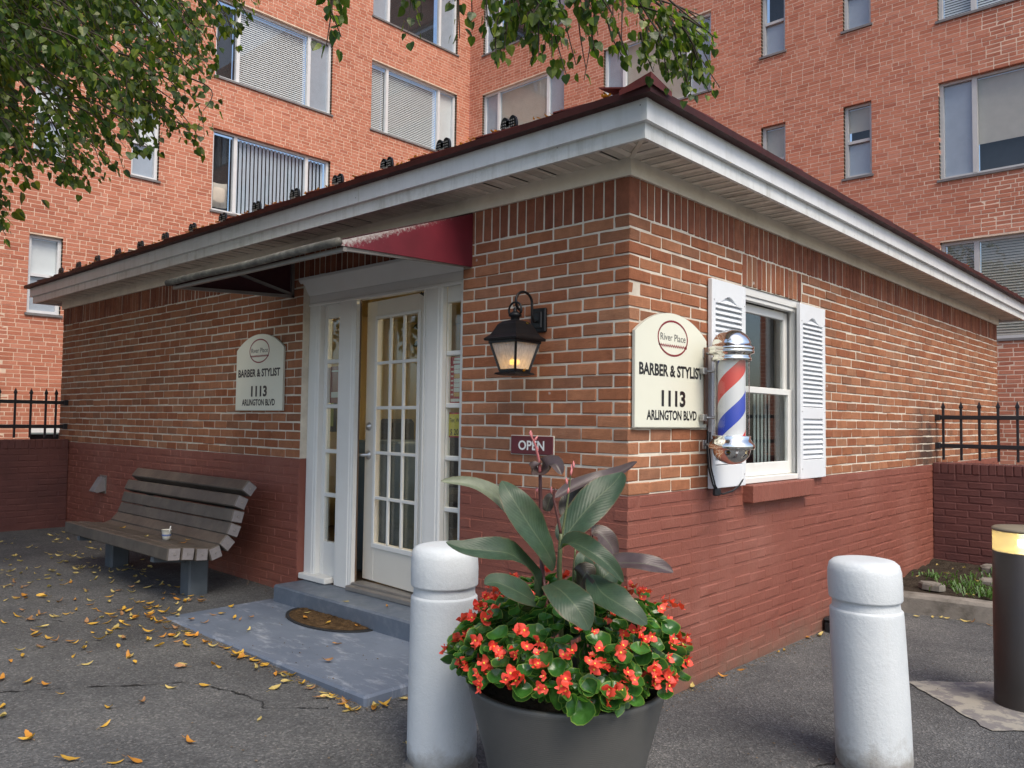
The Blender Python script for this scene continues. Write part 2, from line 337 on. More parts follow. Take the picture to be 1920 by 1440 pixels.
def bollmat():
    m, n, l, b = nmat('white_bollard_paint'); p = pos(n); sx = n.new('ShaderNodeSeparateXYZ'); l.new(p, sx.inputs[0])
    c = ramp(n, l, noise(n, l, 4, 5, .6, p), [(.3, (.54, .575, .595)), (.7, (.6, .63, .645))])
    mp = N_(n, 'ShaderNodeMapping'); mp.inputs['Scale'].default_value = (14, 14, 1.3); l.new(p, mp.inputs[0])
    c = mixc(n, l, ramp(n, l, noise(n, l, 1.5, 6, .7, mp.outputs[0]), [(.55, (0, 0, 0)), (.8, (.22,)*3)]), c, rgb(.42, .4, .35))      # rain streaks
    sp = noise(n, l, 70, 5, .75, p); c = mixc(n, l, ramp(n, l, sp, [(.69, (0, 0, 0)), (.73, (.7,)*3)]), c, rgb(.27, .26, .24))     # pits and chips
    z = N_(n, 'ShaderNodeMath', operation='MULTIPLY_ADD'); l.new(noise(n, l, 11, 6, .7, p), z.inputs[0]); z.inputs[1].default_value = .3; l.new(sx.outputs[2], z.inputs[2])
    c = mixc(n, l, ramp(n, l, z.outputs[0], [(.17, (.8,)*3), (.3, (0, 0, 0))]), c, rgb(.2, .17, .13))                               # splashed dirt at the foot
    l.new(c, b.inputs['Base Color']); b.inputs['Roughness'].default_value = .55
    h = N_(n, 'ShaderNodeMath', operation='MULTIPLY_ADD'); l.new(noise(n, l, 24, 5, .6, p), h.inputs[0]); h.inputs[1].default_value = .8; l.new(sp, h.inputs[2]); bump(n, l, b, h.outputs[0], .4, .006); return m
MT['bollard'] = bollmat()
MT['concrete'] = M('weathered_concrete', (.22, .2, .175), .9, var=.25, scale=6, bs=60, bst=.5, bd=.006, spec=.2, dirt=(.07, .062, .05), dscale=5, damt=.8)
MT['soil'] = M('damp_soil', (.045, .035, .026), .95, var=.35, scale=9, bs=30, bst=.9, bd=.03, spec=.15)
MT['signface'] = M('cream_sign_face', (.72, .72, .6), .4, var=.02, scale=3, bst=.03, dirt=(.6, .58, .46), dscale=3, damt=.2)
MT['signedge'] = M('sign_edge', (.5, .49, .42), .5, var=.05)
MT['letter'] = M('black_vinyl_lettering', (.012, .011, .012), .4, var=.1, bst=0)
MT['redvinyl'] = M('dark_red_vinyl', (.22, .018, .024), .4, var=.1, bst=0)
MT['thin'] = M('grey_vinyl_lettering', (.06, .06, .06), .4, var=.1, bst=0)
MT['openred'] = M('maroon_sign_plastic', (.115, .018, .024), .45, var=.08, bst=.05)
MT['whitevinyl'] = M('white_vinyl', (.75, .75, .73), .45, var=.03, bst=0)
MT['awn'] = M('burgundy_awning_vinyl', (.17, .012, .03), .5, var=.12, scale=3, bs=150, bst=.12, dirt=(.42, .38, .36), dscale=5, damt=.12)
MT['awnin'] = M('dark_awning_underside', (.045, .006, .01), .7, var=.1)  # burgundy vinyl darkened: shade inside the awning is put into the colour
MT['awnbar'] = M('weathered_awning_bar', (.1, .095, .08), .75, var=.3, scale=9, bs=60, bst=.5, dirt=(.42, .4, .35), dscale=16, damt=.4)
MT['alu'] = M('dull_aluminium', (.3, .28, .26), .45, .6, var=.1, bs=50, bst=.1)
MT['wood'] = M('weathered_brown_slat', (.075, .063, .052), .55, var=.25, scale=7, bs=70, bst=.25, bd=.003, dirt=(.14, .115, .09), dscale=5, damt=.5)
MT['slatend'] = M('grey_slat_end_cap', (.2, .185, .19), .6, var=.12, scale=20, bs=60, bst=.3)
MT['pedestal'] = M('dark_steel_pedestal', (.07, .085, .1), .5, var=.2, scale=6, bs=40, bst=.15)
MT['chrome'] = M('chrome', (.82, .82, .8), .08, 1., var=.03, scale=9, bs=18, bst=.02)
MT['steel'] = M('brushed_steel', (.5, .5, .5), .35, .9, var=.1)
MT['pot'] = M('charcoal_planter', (.055, .055, .052), .5, var=.12, scale=5, bs=40, bst=.12, spec=.45, dirt=(.12, .12, .11), dscale=3, damt=.35)
MT['lampbody'] = M('dark_bronze_lamp_body', (.03, .025, .022), .42, var=.12, bs=120, bst=.12)
MT['rubber'] = M('black_rubber', (.015, .016, .018), .6, var=.2)
MT['coir'] = M('coir', (.085, .053, .028), .95, var=.5, scale=25, bs=130, bst=1., bd=.012, spec=.1, dirt=(.05, .03, .015), dscale=16, damt=.6)
MT['shutter'] = M('white_shutter_plastic', (.71, .735, .76), .42, var=.02, scale=4, bs=160, bst=.05, dirt=(.5, .5, .48), dscale=5, damt=.12)
MT['door'] = M('offwhite_door_paint', (.66, .63, .56), .42, var=.03, scale=3, bs=20, bst=.05)
MT['winframe'] = M('grey_window_frame', (.48, .47, .46), .45, .1, var=.06, bs=40, bst=.05)
MT['winframe2'] = M('pale_window_frame', (.66, .67, .68), .45, .1, var=.05, bs=40, bst=.05)
MT['sill'] = M('slate_window_sill', (.16, .15, .15), .7, var=.2, bs=40, bst=.2)
MT['blind'] = M('white_blind', (.75, .75, .73), .6, var=.03, bst=0)
MT['vblind'] = M('blue_grey_vertical_blind', (.62, .7, .78), .6, var=.05, bst=0)
MT['tanblind'] = M('tan_roller_blind', (.5, .45, .37), .7, var=.06, bst=0)
MT['screen'] = M('grey_window_screen', (.42, .45, .5), .6, var=.06, bst=0)
MT['darkroom'] = M('dark_room', (.02, .02, .022), .8, var=.2, bst=0)  # near-black sheet colour that paints in the unlit depth behind panes and openings
MT['pillow'] = M('cream_pillow', (.5, .45, .38), .9, var=.05, bs=30, bst=.2)
MT['glass'] = glass('clear_pane', (.92, .95, .95), .9)
MT['winglass'] = glass('window_pane', (.86, .89, .91), .9, .015, 1.55)
def frosted(name, col, tr, rough=.25, amp=1.):
    m, n, l, b = nmat(name); n.remove(b); t = N_(n, 'ShaderNodeBsdfTransparent', _Color=rgb(*col)); u = N_(n, 'ShaderNodeBsdfTranslucent', _Color=rgb(*col)); d = N_(n, 'ShaderNodeBsdfDiffuse', _Color=rgb(*col)); g = N_(n, 'ShaderNodeBsdfGlossy', _Roughness=rough)
    p = pos(n); mp = N_(n, 'ShaderNodeMapping'); mp.inputs['Scale'].default_value = (1, 1, .25); l.new(p, mp.inputs[0])
    f = ramp(n, l, noise(n, l, 110, 3, .6, mp.outputs[0]), [(.35, (tr-.1*amp,)*3), (.7, (min(1, tr+.15*amp),)*3)])
    x0 = N_(n, 'ShaderNodeMixShader'); x0.inputs[0].default_value = .5; l.new(u.outputs[0], x0.inputs[1]); l.new(d.outputs[0], x0.inputs[2])
    x1 = N_(n, 'ShaderNodeMixShader'); l.new(f, x1.inputs[0]); l.new(x0.outputs[0], x1.inputs[1]); l.new(t.outputs[0], x1.inputs[2])
    x2 = N_(n, 'ShaderNodeMixShader'); x2.inputs[0].default_value = .08; l.new(x1.outputs[0], x2.inputs[1]); l.new(g.outputs[0], x2.inputs[2]); l.new(x2.outputs[0], n['Material Output'].inputs[0]); return m
MT['frost'] = frosted('seeded_lantern_glass', (.9, .88, .84), .22)
MT['lens'] = frosted('warm_clear_lens', (1, .92, .66), .42, .1, 0.)
MT['acrylic'] = glass('clear_acrylic', (.93, .94, .94), 1.3, .03, 1.45)
MT['plaster'] = M('cream_plaster', (.6, .48, .27), .85, var=.04, bst=.05)
MT['intfloor'] = M('brown_floor', (.1, .075, .05), .4, var=.15)
MT['counter'] = M('dark_counter', (.025, .025, .028), .4, var=.2)
MT['paper'] = M('white_paper', (.62, .6, .52), .8, var=.03, bst=0)
MT['greenpaper'] = M('green_paper', (.3, .4, .14), .8, var=.05, bst=0)
MT['posterred'] = M('poster_red', (.38, .02, .03), .6, var=.05, bst=0)
MT['posteryel'] = M('poster_yellow', (.62, .5, .06), .7, var=.05, bst=0)
MT['orangepaper'] = M('orange_paper', (.6, .33, .09), .7, var=.05, bst=0)
MT['bark'] = M('grey_brown_bark', (.07, .055, .042), .9, var=.3, scale=12, bs=40, bst=.9, bd=.02)
MT['twig'] = M('dark_twig', (.04, .028, .018), .8, var=.2, bst=0)
MT['linden'] = leafmat('linden_leaf', [(.032, .068, .014), (.05, .1, .018), (.022, .05, .012), (.13, .19, .024), (.04, .085, .015), (.24, .29, .045), (.03, .066, .014), (.085, .15, .022), (.16, .2, .03)], .36, .55)
MT['canna'] = leafmat('canna_leaf', [(.034, .068, .038), (.045, .082, .045), (.03, .06, .036)], .46, .25, True)
MT['cannalight'] = leafmat('pale_canna_leaf', [(.16, .19, .13), (.18, .2, .14)], .45, .2, True)
MT['cannabronze'] = leafmat('bronze_canna_leaf', [(.075, .05, .055), (.09, .062, .065)], .4, .15, True)
MT['cannadark'] = leafmat('dark_canna_leaf', [(.035, .028, .022), (.045, .035, .025)], .45, .1, True)
MT['stemred'] = M('dark_red_stem', (.09, .03, .028), .5, var=.2, scale=15, bst=.1)
MT['stemgreen'] = M('green_stem', (.1, .12, .05), .5, var=.2, scale=15, bst=.1)
MT['bud'] = M('pink_flower_bud', (.5, .16, .16), .5, var=.2, scale=20, bst=.1)
MT['beg'] = leafmat('begonia_leaf', [(.035, .115, .022), (.055, .18, .03), (.028, .09, .02), (.08, .22, .04), (.04, .13, .025)], .26, .25, False, (.3, .42, .08))
MT['petal'] = leafmat('begonia_petal', [(.8, .06, .035), (.88, .1, .06), (.74, .045, .03), (.9, .14, .09)], .5, .25)
MT['pollen'] = M('yellow_stamen', (.75, .5, .05), .6, bst=0)
for k, c in dict(a=(.62, .36, .05), b=(.55, .24, .035), c=(.6, .46, .16), d=(.38, .2, .09)).items():
    MT['fall'+k] = leafmat('fallen_leaf_'+k, [c, tuple(v*.75 for v in c), tuple(min(1, v*1.15) for v in c)], .55, .15)

# asphalt
def asphalt():
    m, n, l, b = nmat('asphalt'); p = pos(n)
    c = ramp(n, l, noise(n, l, .9, 6, .65, p), [(.3, (.085, .087, .09)), (.7, (.135, .136, .137))])
    c = mixc(n, l, 1., c, ramp(n, l, noise(n, l, .45, 5, .7, p), [(.32, (.72, .72, .73)), (.5, (1, 1, 1)), (.7, (1.22, 1.2, 1.15))]), 'MULTIPLY')
    v = n.new('ShaderNodeTexVoronoi'); v.inputs['Scale'].default_value = 115; l.new(p, v.inputs['Vector'])
    c = mixc(n, l, .75, c, mixc(n, l, 1., c, ramp(n, l, v.outputs['Color'], [(0, (.35,)*3), (.7, (1.05,)*3), (1, (2.3, 2.2, 2.1))]), 'MULTIPLY'))
    c = mixc(n, l, ramp(n, l, noise(n, l, 260, 2, .5, p), [(.68, (0, 0, 0)), (.74, (.6,)*3)]), c, rgb(.34, .33, .31))
    c = mixc(n, l, ramp(n, l, noise(n, l, 2.3, 6, .7, p), [(.54, (0, 0, 0)), (.72, (.5,)*3)]), c, rgb(.045, .045, .048))
    l.new(c, b.inputs['Base Color']); b.inputs['Roughness'].default_value = .85; b.inputs['Specular IOR Level'].default_value = .35
    h = N_(n, 'ShaderNodeMath', operation='ADD'); l.new(v.outputs['Distance'], h.inputs[0]); l.new(noise(n, l, 40, 6, .7, p), h.inputs[1])
    bump(n, l, b, h.outputs[0], .8, .0075); return m
MT['asphalt'] = asphalt()
# worn blue-grey paint on the slab: scuffed pale where feet pass
def slabmat():
    m, n, l, b = nmat('worn_slab_paint'); p = pos(n)
    c = ramp(n, l, noise(n, l, 3, 5, .6, p), [(.3, (.095, .12, .165)), (.7, (.145, .175, .23))])
    mp = N_(n, 'ShaderNodeMapping'); mp.inputs['Scale'].default_value = (2.2, 6, 1); l.new(p, mp.inputs[0])
    c = mixc(n, l, ramp(n, l, noise(n, l, 2.2, 8, .75, mp.outputs[0]), [(.53, (0, 0, 0)), (.68, (.6,)*3)]), c, rgb(.38, .41, .46))
    c = mixc(n, l, ramp(n, l, noise(n, l, 22, 6, .7, p), [(.6, (0, 0, 0)), (.7, (.5,)*3)]), c, rgb(.09, .1, .12))
    l.new(c, b.inputs['Base Color']); b.inputs['Roughness'].default_value = .6
    bump(n, l, b, noise(n, l, 70, 5, .7, p), .35, .003); return m
MT['slab'] = slabmat()
# pad round the lamp bollard with flaking grey-violet paint
def padmat():
    m, n, l, b = nmat('flaking_pad_paint'); p = pos(n)
    c = mixc(n, l, ramp(n, l, noise(n, l, 9, 7, .7, p), [(.46, (0, 0, 0)), (.54, (.85,)*3)]), rgb(.3, .28, .24), rgb(.15, .14, .145))
    l.new(c, b.inputs['Base Color']); b.inputs['Roughness'].default_value = .85; bump(n, l, b, noise(n, l, 40, 6, .7, p), .5, .005); return m
MT['pad'] = padmat()

# ------------------------------------------------------------------ ground
def struct(o): o['kind'] = 'structure'; return o
gx = np.unique(np.concatenate([np.linspace(-40, -10, 10), np.linspace(-10, 4, 71), np.linspace(4, 40, 12)]))
gy = np.unique(np.concatenate([np.linspace(-40, -6, 10), np.linspace(-6, 8, 57), np.linspace(8, 40, 10)]))
gv = [(x, y, ground_z(x, y)+.004*math.sin(1.7*x+.6)*math.sin(1.3*y)) for x in gx for y in gy]; ny = len(gy)
gf = [(i*ny+j, (i+1)*ny+j, (i+1)*ny+j+1, i*ny+j+1) for i in range(len(gx)-1) for j in range(ny-1)]
struct(mk('ground', gv, gf, MT['asphalt'], smooth=True))
def gnd(x, y): return ground_z(x, y)+.004*math.sin(1.7*x+.6)*math.sin(1.3*y)
# cracks in the asphalt: thin ragged ribbons of dark filler
mb = MB()
def crack(pts, w):
    pts = [Vector((x, y)) for x, y in pts]; P = []
    for a, b in zip(pts[:-1], pts[1:]):
        k = max(2, int((b-a).length/.012)); P += [a+(b-a)*(i/k) for i in range(k)]
    off = np.cumsum(RNG.normal(0, .0055, len(P))); off -= np.linspace(0, off[-1], len(P)); V = []; F = []
    for i, p in enumerate(P):
        d = (P[min(i+1, len(P)-1)]-P[max(0, i-1)]).normalized(); nn = Vector((-d.y, d.x)); ww = w*(.15+1.1*random.random())*(.55+.45*math.sin(i*.13+pts[0].x)+.35*math.sin(i*.41))
        c = p+nn*off[i]
        for s in (-1, 1): q = c+nn*ww*s; V.append((q.x, q.y, gnd(q.x, q.y)+.0035))
    F = [(2*i, 2*i+2, 2*i+3, 2*i+1) for i in range(len(P)-1)]; mb.add(V, F)
crack([(-3.4, -3.2), (-2.6, -2.5), (-2.12, -2.13), (-1.89, -1.73), (-1.655, -1.49), (-1.374, -1.329), (-1.1, -1.31), (-.89, -1.11)], .007)
crack([(-4.2, -2.2), (-3.6, -1.75), (-3.2, -1.45), (-3.0, -1.15)], .004)
crack([(.55, -.35), (.75, -.2), (.9, -.02), (.98, .25)], .004)
crack([(.5, 2.3), (.8, 2.45), (1.1, 2.4)], .003)
struct(mb.build('asphalt_crack', M('tar_filler', (.012, .012, .012), .8, var=.2), fix=False))

# entrance slab and kerbed bed
mb = MB(); mb.bbox(-2.95, -.80, -.985, .04, -.05, .142, .012)
struct(mb.build('entrance_slab', MT['slab'], org=(-1.8, -.5, .05)))
ky = lambda x: 3.54+.14*x
mb = MB(); V = []
for x in np.linspace(0, 3.4, 18):
    j = RNG.normal(0, .003, 5)
    V += [(x, ky(x)+j[0], -.15), (x, ky(x)+.005+j[0], .075), (x, ky(x)+.02+j[1], .098+j[1]), (x, ky(x)+.13+j[2], .105+j[3]), (x, ky(x)+.15, -.1)]
mb.add(V, [(i*5+k, (i+1)*5+k, (i+1)*5+k+1, i*5+k+1) for i in range(17) for k in range(4)])
struct(mb.build('kerb', MT['concrete'], org=(1, 3.7, 0), smooth=False))
bx_, by_ = np.linspace(0, 3.4, 40), np.linspace(0, 1, 26); V = []
for x in bx_:
    for t in by_:
        y = ky(x)+.13+(5.17-ky(x)-.13)*t
        V.append((x, y, .088+.075*t+.02*math.sin(5*x+3*t*7)*math.sin(9*t+x)+RNG.normal(0, .006)))
struct(mk('planting_bed', V, [(i*26+j, (i+1)*26+j, (i+1)*26+j+1, i*26+j+1) for i in range(39) for j in range(25)], MT['soil'], smooth=True))
# concrete pad round the lamp bollard
mb = MB(); c0 = Vector((1.33, 1.62)); a1 = Vector((.70, .71)); a2 = Vector((-.71, .70)); h = .37
cor = [c0-a1*h-a2*h, c0+a1*h-a2*h, c0+a1*h+a2*h, c0-a1*h+a2*h]
V = []
for k in range(4):
    p, q = cor[k], cor[(k+1) % 4]
    for t in np.linspace(0, 1, 12, endpoint=False):
        w = p+(q-p)*t; w = w+Vector((RNG.normal(0, .006), RNG.normal(0, .006))); V.append((w.x, w.y, gnd(w.x, w.y)+.006))
mb.add(V, [list(range(len(V)))]); mb.add([(x, y, z-.05) for x, y, z in V], [])
struct(mb.build('lamp_pad', MT['pad'], org=(1.33, 1.62, 0), fix=False))

# ------------------------------------------------------------------ bricks
_t = MB().bbox(0, 1, 0, 1, 0, 1, .25)
TC = np.array(_t.v); TBASE = np.round(TC); TCH = np.sign(np.where(np.isclose(np.abs(TC-.5), .5), 0, .5-TC)); TF = np.array([f+[-1]*(4-len(f)) for f in _t.f])
TFL = [list(f) for f in _t.f]
def brick_verts(a, b, ch):
    a, b = np.array(a), np.array(b); return a+(b-a)*TBASE+TCH*ch
def brick_field(name, L, mats, parent, ch=.004, jit=.0013):
    V = []; F = []; mi = []; base = 0; keys = list(mats)
    for (a, b, k) in L:
        j = RNG.normal(0, jit, 3); v = brick_verts(np.array(a)+j, np.array(b)+j, ch if k != 'paint' else .007); V.append(v+RNG.normal(0, .0010, v.shape))
        F += [[i+base for i in f] for f in TFL]; mi += [keys.index(k)]*len(TFL); base += len(TC)
    o = mk(name, np.concatenate(V), F, [MT[k] for k in keys], parent, mi=mi); o['kind'] = 'stuff'; return o
_bm = {}
def brick_obj(a, b, k, parent, ch=.004):
    d = tuple(round(q-p, 3) for p, q in zip(a, b)); var = random.randrange(3); key = (d, k, var)
    if key not in _bm:
        me = bpy.data.meshes.new('brick'); h = np.array(d)/2
        me.from_pydata((brick_verts(-h, h, ch if k != 'paint' else .007)+RNG.normal(0, .0011, TC.shape)).tolist(), [], TFL); me.materials.append(MT[k]); _bm[key] = me
    j = RNG.normal(0, .0012, 3)
    return inst('brick', _bm[key], parent, Vector([(p+q)/2+e for p, q, e in zip(a, b, j)]))
def shown(a, b, axis):
    """pixel area of a brick's outer face; 0 when out of the picture"""
    a, b = Vector(a), Vector(b)
    if axis == 'y-': P = [(a.x, a.y, a.z), (b.x, a.y, a.z), (b.x, a.y, b.z), (a.x, a.y, b.z)]
    else: P = [(b.x, a.y, a.z), (b.x, b.y, a.z), (b.x, b.y, b.z), (b.x, a.y, b.z)]
    Q = [pix(p) for p in P]; mx = sum(q[0] for q in Q)/4; my = sum(q[1] for q in Q)/4
    if any(q[2] < .1 for q in Q) or not (-10 < mx < 1930 and -10 < my < 1450): return 0
    return abs(sum(Q[i][0]*Q[(i+1) % 4][1]-Q[(i+1) % 4][0]*Q[i][1] for i in range(4)))/2

# ------------------------------------------------------------------ barber shop
ZP, CH = 1.0755, .0677
XL, YB = -8.01, 7.91          # left end of the front wall, back end of the side wall
DX0, DX1 = -2.945, -1.208     # door opening
WY0, WY1, WZ0, WZ1 = 1.2235, 2.09, 1.0755, 2.294
SB = ZP+21*CH                 # underside of the soldier course
shop = thing('barber_shop', 'small single storey brick barber shop with maroon painted base and hipped roof', 'shop', (-4, 4, 0))
BR = []                       # (min corner, max corner, material, outward axis)
LEN, GAP, DEP = .193, .010, .0915
def cut(u0, u1, holes):
    out = [(u0, u1)]
    for h0, h1 in holes:
        nx = []
        for p, q in out:
            if q <= h0 or p >= h1: nx.append((p, q))
            else:
                if h0-p > .03: nx.append((p, h0))
                if q-h1 > .03: nx.append((h1, q))
        out = nx
    return out
for k in range(-18, 21):
    z0, z1 = ZP+k*CH+.005, ZP+(k+1)*CH-.005
    A = (k % 2 == 1); pk = 'paint' if k < 0 else 'brick'; pkl = 'paint' if k < 1 else 'brick'
    z0p, z1p = z0-.0012, z1+.0012
    # pier right of the door
    x = 0 if A else -(DEP+GAP); first = True
    while x > DX1+.02:
        e = max(x-LEN, DX1); P_ = pk == 'paint'; BR.append(((e-(.0075 if P_ and e > DX1 else 0), 0, z0p if P_ else z0), (x, DEP, z1p if P_ else z1), pk, 'y-')); x = e-GAP
    # left of the door
    x = DX0; half = not A
    while x > XL+.02:
        e = max(x-(DEP if half else LEN), XL); half = False
        P_ = pkl == 'paint'; BR.append(((e-(.0075 if P_ and e > XL else 0), 0, z0p if P_ else z0), (x, DEP, z1p if P_ else z1), pkl, 'y-')); x = e-GAP
    # side wall
    y = 0 if not A else DEP+GAP
    while y < YB-.02:
        e = min(y+LEN, YB)
        for p, q in (cut(y, e, [(WY0, WY1)]) if 0 <= k < 18 else cut(y, e, [(WY0-.003, WY1+.02)]) if k >= 18 else [(y, e)]):
            P_ = pk == 'paint'; BR.append(((-DEP, p, z0p if P_ else z0), (0, q+(.0075 if P_ else 0), z1p if P_ else z1), pk, 'x+'))
        y = e+GAP
x = 0; first = True
while x > XL+.02:
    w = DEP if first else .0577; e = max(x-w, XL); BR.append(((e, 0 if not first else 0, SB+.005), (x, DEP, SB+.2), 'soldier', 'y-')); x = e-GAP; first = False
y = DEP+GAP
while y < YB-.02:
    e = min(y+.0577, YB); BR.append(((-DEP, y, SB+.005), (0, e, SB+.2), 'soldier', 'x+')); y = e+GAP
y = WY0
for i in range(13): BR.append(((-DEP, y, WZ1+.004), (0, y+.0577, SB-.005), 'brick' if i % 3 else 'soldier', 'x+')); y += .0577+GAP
BR = [b for b in BR if b[1][2] > -.12]

def mortar(name, boxes, mats, parent):
    m_ = MB()
    for (x0, x1, y0, y1, z0, z1, mi) in boxes: m_.box(x0, x1, y0, y1, z0, z1, mi)
    return m_.build(name, mats, parent)
R_, RP = .0045, .003
ZPL = ZP+CH
front = mortar('front_wall', [(DX1-.004, -R_, R_, .2, ZP, 2.8, 0), (DX1-.002, -RP, RP, .2, -.3, ZP, 1), (XL+.004, DX0+.004, R_, .2, ZPL, 2.8, 0),
    (XL+.004, DX0+.002, RP, .2, -.3, ZPL, 1), (DX0+.004, DX1-.004, R_, .2, SB+.004, 2.8, 0), (DX0, DX1, .06, .2, -.3, .24, 1)], [MT['mortar'], MT['paint']], shop)
side = mortar('side_wall', [(-.2, -R_, .2, WY0-.004, ZP, 2.8, 0), (-.2, -R_, WY1+.004, YB, ZP, 2.8, 0), (-.2, -R_, WY0-.004, WY1+.004, WZ1+.002, 2.8, 0),
    (-.2, -RP, .2, YB, -.3, ZP, 1)], [MT['mortar'], MT['paint']], shop)
back = MB(); back.box(XL, XL+.2, .2, YB, -.3, 2.8); back.box(XL+.2, -.2, YB-.2, YB, -.3, 2.8); back.build('rear_wall', MT['brick'], shop)
BR.sort(key=lambda b: -shown(b[0], b[1], b[3]))
for a, b, k, ax in BR[:300]: brick_obj(a, b, k, front if ax == 'y-' else side)
for ax, par in (('y-', front), ('x+', side)):
    brick_field('bricks', [(a, b, k) for a, b, k, x_ in BR[300:] if x_ == ax], ['brick', 'soldier', 'paint'], par)

# eaves: frieze, soffit, fascia, drip edge, roof
def ring(o0, o1, z0, z1, name, mat_, par):
    """a board running round the eaves between overhang o0 and o1"""
    m_ = MB(); q = lambda o, z: [(XL-o, -o, z), (o, -o, z), (o, YB+o, z), (XL-o, YB+o, z)]
    V = q(o0, z0)+q(o1, z0)+q(o1, z1)+q(o0, z1)
    m_.add(V, [(a*4+i, a*4+(i+1) % 4, ((a+1) % 4)*4+(i+1) % 4, ((a+1) % 4)*4+i) for a in range(4) for i in range(4)])
    return m_.build(name, mat_, par)
ring(-.06, .018, 2.69, 2.786, 'frieze_board', MT['frieze'], shop)
ring(-.1, .012, 2.776, 2.90, 'wall_plate', MT['soffit'], shop)
ring(.236, .256, 2.757, 2.832, 'lower_fascia', MT['lip'], shop)
ring(.246, .282, 2.830, 2.935, 'fascia_board', MT['fascia'], shop)
ring(.268, .334, 2.931, 2.966, 'drip_edge', MT['drip'], shop)
# corner trims
for b_, k_ in (((.245, .2845, -.2845, -.245, 2.829, 2.932), 'fascia'), ((.243, .2585, -.2585, -.243, 2.7555, 2.829), 'lip'), ((-.03, .0205, -.0205, .03, 2.688, 2.785), 'frieze')):
    mb = MB(); mb.box(*b_); mb.build('corner_trim', MT[k_], shop)
for xx in (-1.9, -4.9, -7.2):
    mb = MB(); mb.box(xx, xx+.012, -.2835, -.28, 2.8305, 2.931); mb.build('fascia_seam', MT['lip'], shop)
for yy in (2.7, 5.6):
    mb = MB(); mb.box(.28, .2835, yy, yy+.012, 2.8305, 2.931); mb.build('fascia_seam', MT['lip'], shop)
# ventilated soffit panels: ribs every 0.2 m with fine slots between
def soffit(axis):
    L0, L1 = (XL-.236, .236) if axis == 'x' else (-.236, YB+.236); n = int((L1-L0)/.203); z = 2.7785
    for i in range(n+1):
        a = L1-(i+1)*.203 if axis == 'x' else L0+i*.203; b = a+.203; a, b = max(a, L0), min(b, L1)
        if b-a < .03: continue
        m_ = MB()
        def strip(u0, u1, zz, mi):
            # mitre at the outer corner
            if axis == 'x':
                i0 = .0 if True else 0
                f = lambda u: max(-.236, min(-.0, -.236 if u < 0 else -.236)); lim = lambda u: -(u) if u > 0.012 else -.012
                if lim(u1) <= -.236: return
                m_.add([(u0, -.236, zz), (u1, -.236, zz), (u1, lim(u1), zz), (u0, lim(u0), zz), (u0, -.236, zz+.004), (u1, -.236, zz+.004), (u1, lim(u1), zz+.004), (u0, lim(u0), zz+.004)],
                       [(0,1,2,3),(7,6,5,4),(0,4,5,1),(1,5,6,2),(2,6,7,3),(3,7,4,0)], mi)
            else:
                lim = lambda u: -(u) if u < -.012 else .012
                if lim(u0) >= .236: return
                m_.add([(.236, u0, zz), (.236, u1, zz), (lim(u1), u1, zz), (lim(u0), u0, zz), (.236, u0, zz+.004), (.236, u1, zz+.004), (lim(u1), u1, zz+.004), (lim(u0), u0, zz+.004)],
                       [(0,1,2,3),(7,6,5,4),(0,4,5,1),(1,5,6,2),(2,6,7,3),(3,7,4,0)], mi)
        strip(a, b, z+.008, 1)
        for w0, w1 in ((0, .02), (.092, .112), (.183, .203)):
            if a+w1 <= b+1e-6: strip(a+w0, a+w1, z-.004, 0)
        u = a+.022
        while u < b-.022:
            if not (a+.088 < u < a+.114): strip(u, u+.0065, z, 0)
            u += .0115
        if m_.v: m_.build('soffit_panel', [MT['soffit'], MT['slot']], shop, org=((a+b)/2, -.12, z) if axis == 'x' else (.12, (a+b)/2, z), fix=False)
soffit('x'); soffit('y')
mb = MB(); mb.beam((.016, -.016, 2.776), (.238, -.238, 2.776), .022, .012); mb.build('soffit_mitre', MT['frieze'], shop)
ring(.0, .25, 2.80, 2.93, 'soffit_box', MT['slot'], shop)
# roof
SL = math.tan(rad(15)); O = .315
cx_, cy_ = (XL)/2, YB/2; hx, hy = (O-XL+O)/2, (YB+2*O)/2; rz = 2.958
rt = min(hx, hy)*SL
mb = MB(); mb.add([(XL-O, -O, rz), (O, -O, rz), (O, YB+O, rz), (XL-O, YB+O, rz), (cx_-(hx-min(hx, hy)), cy_, rz+rt), (cx_+(hx-min(hx, hy)), cy_, rz+rt)],
    [(0, 1, 5, 4), (1, 2, 5), (2, 3, 4, 5), (3, 0, 4)])
roof = mb.build('roof', MT['roof'], shop)
def tile(P, Q, up):
    """metal shingle from P to Q along the eave, running up the slope; its far end sits proud of the next"""
    P, Q, up = Vector(P), Vector(Q), Vector(up); z = Vector((0, 0, 1)); t = .007
    lo, hi = .004, .024
    a = [P+z*lo, Q+z*hi, Q+up+z*hi, P+up+z*lo]; b = [p+z*t for p in a]
    m_ = MB(); m_.add(a+b, [(0,3,2,1),(4,5,6,7),(0,1,5,4),(1,2,6,5),(2,3,7,6),(3,0,4,7)])
    # turned-down lip at the open end
    m_.add([Q+z*(hi), Q+up+z*hi, Q+up-z*.004, Q-z*.004], [(0, 1, 2, 3)])
    return m_.build('roof_tile', MT['roof'], roof, org=(P+Q)/2)
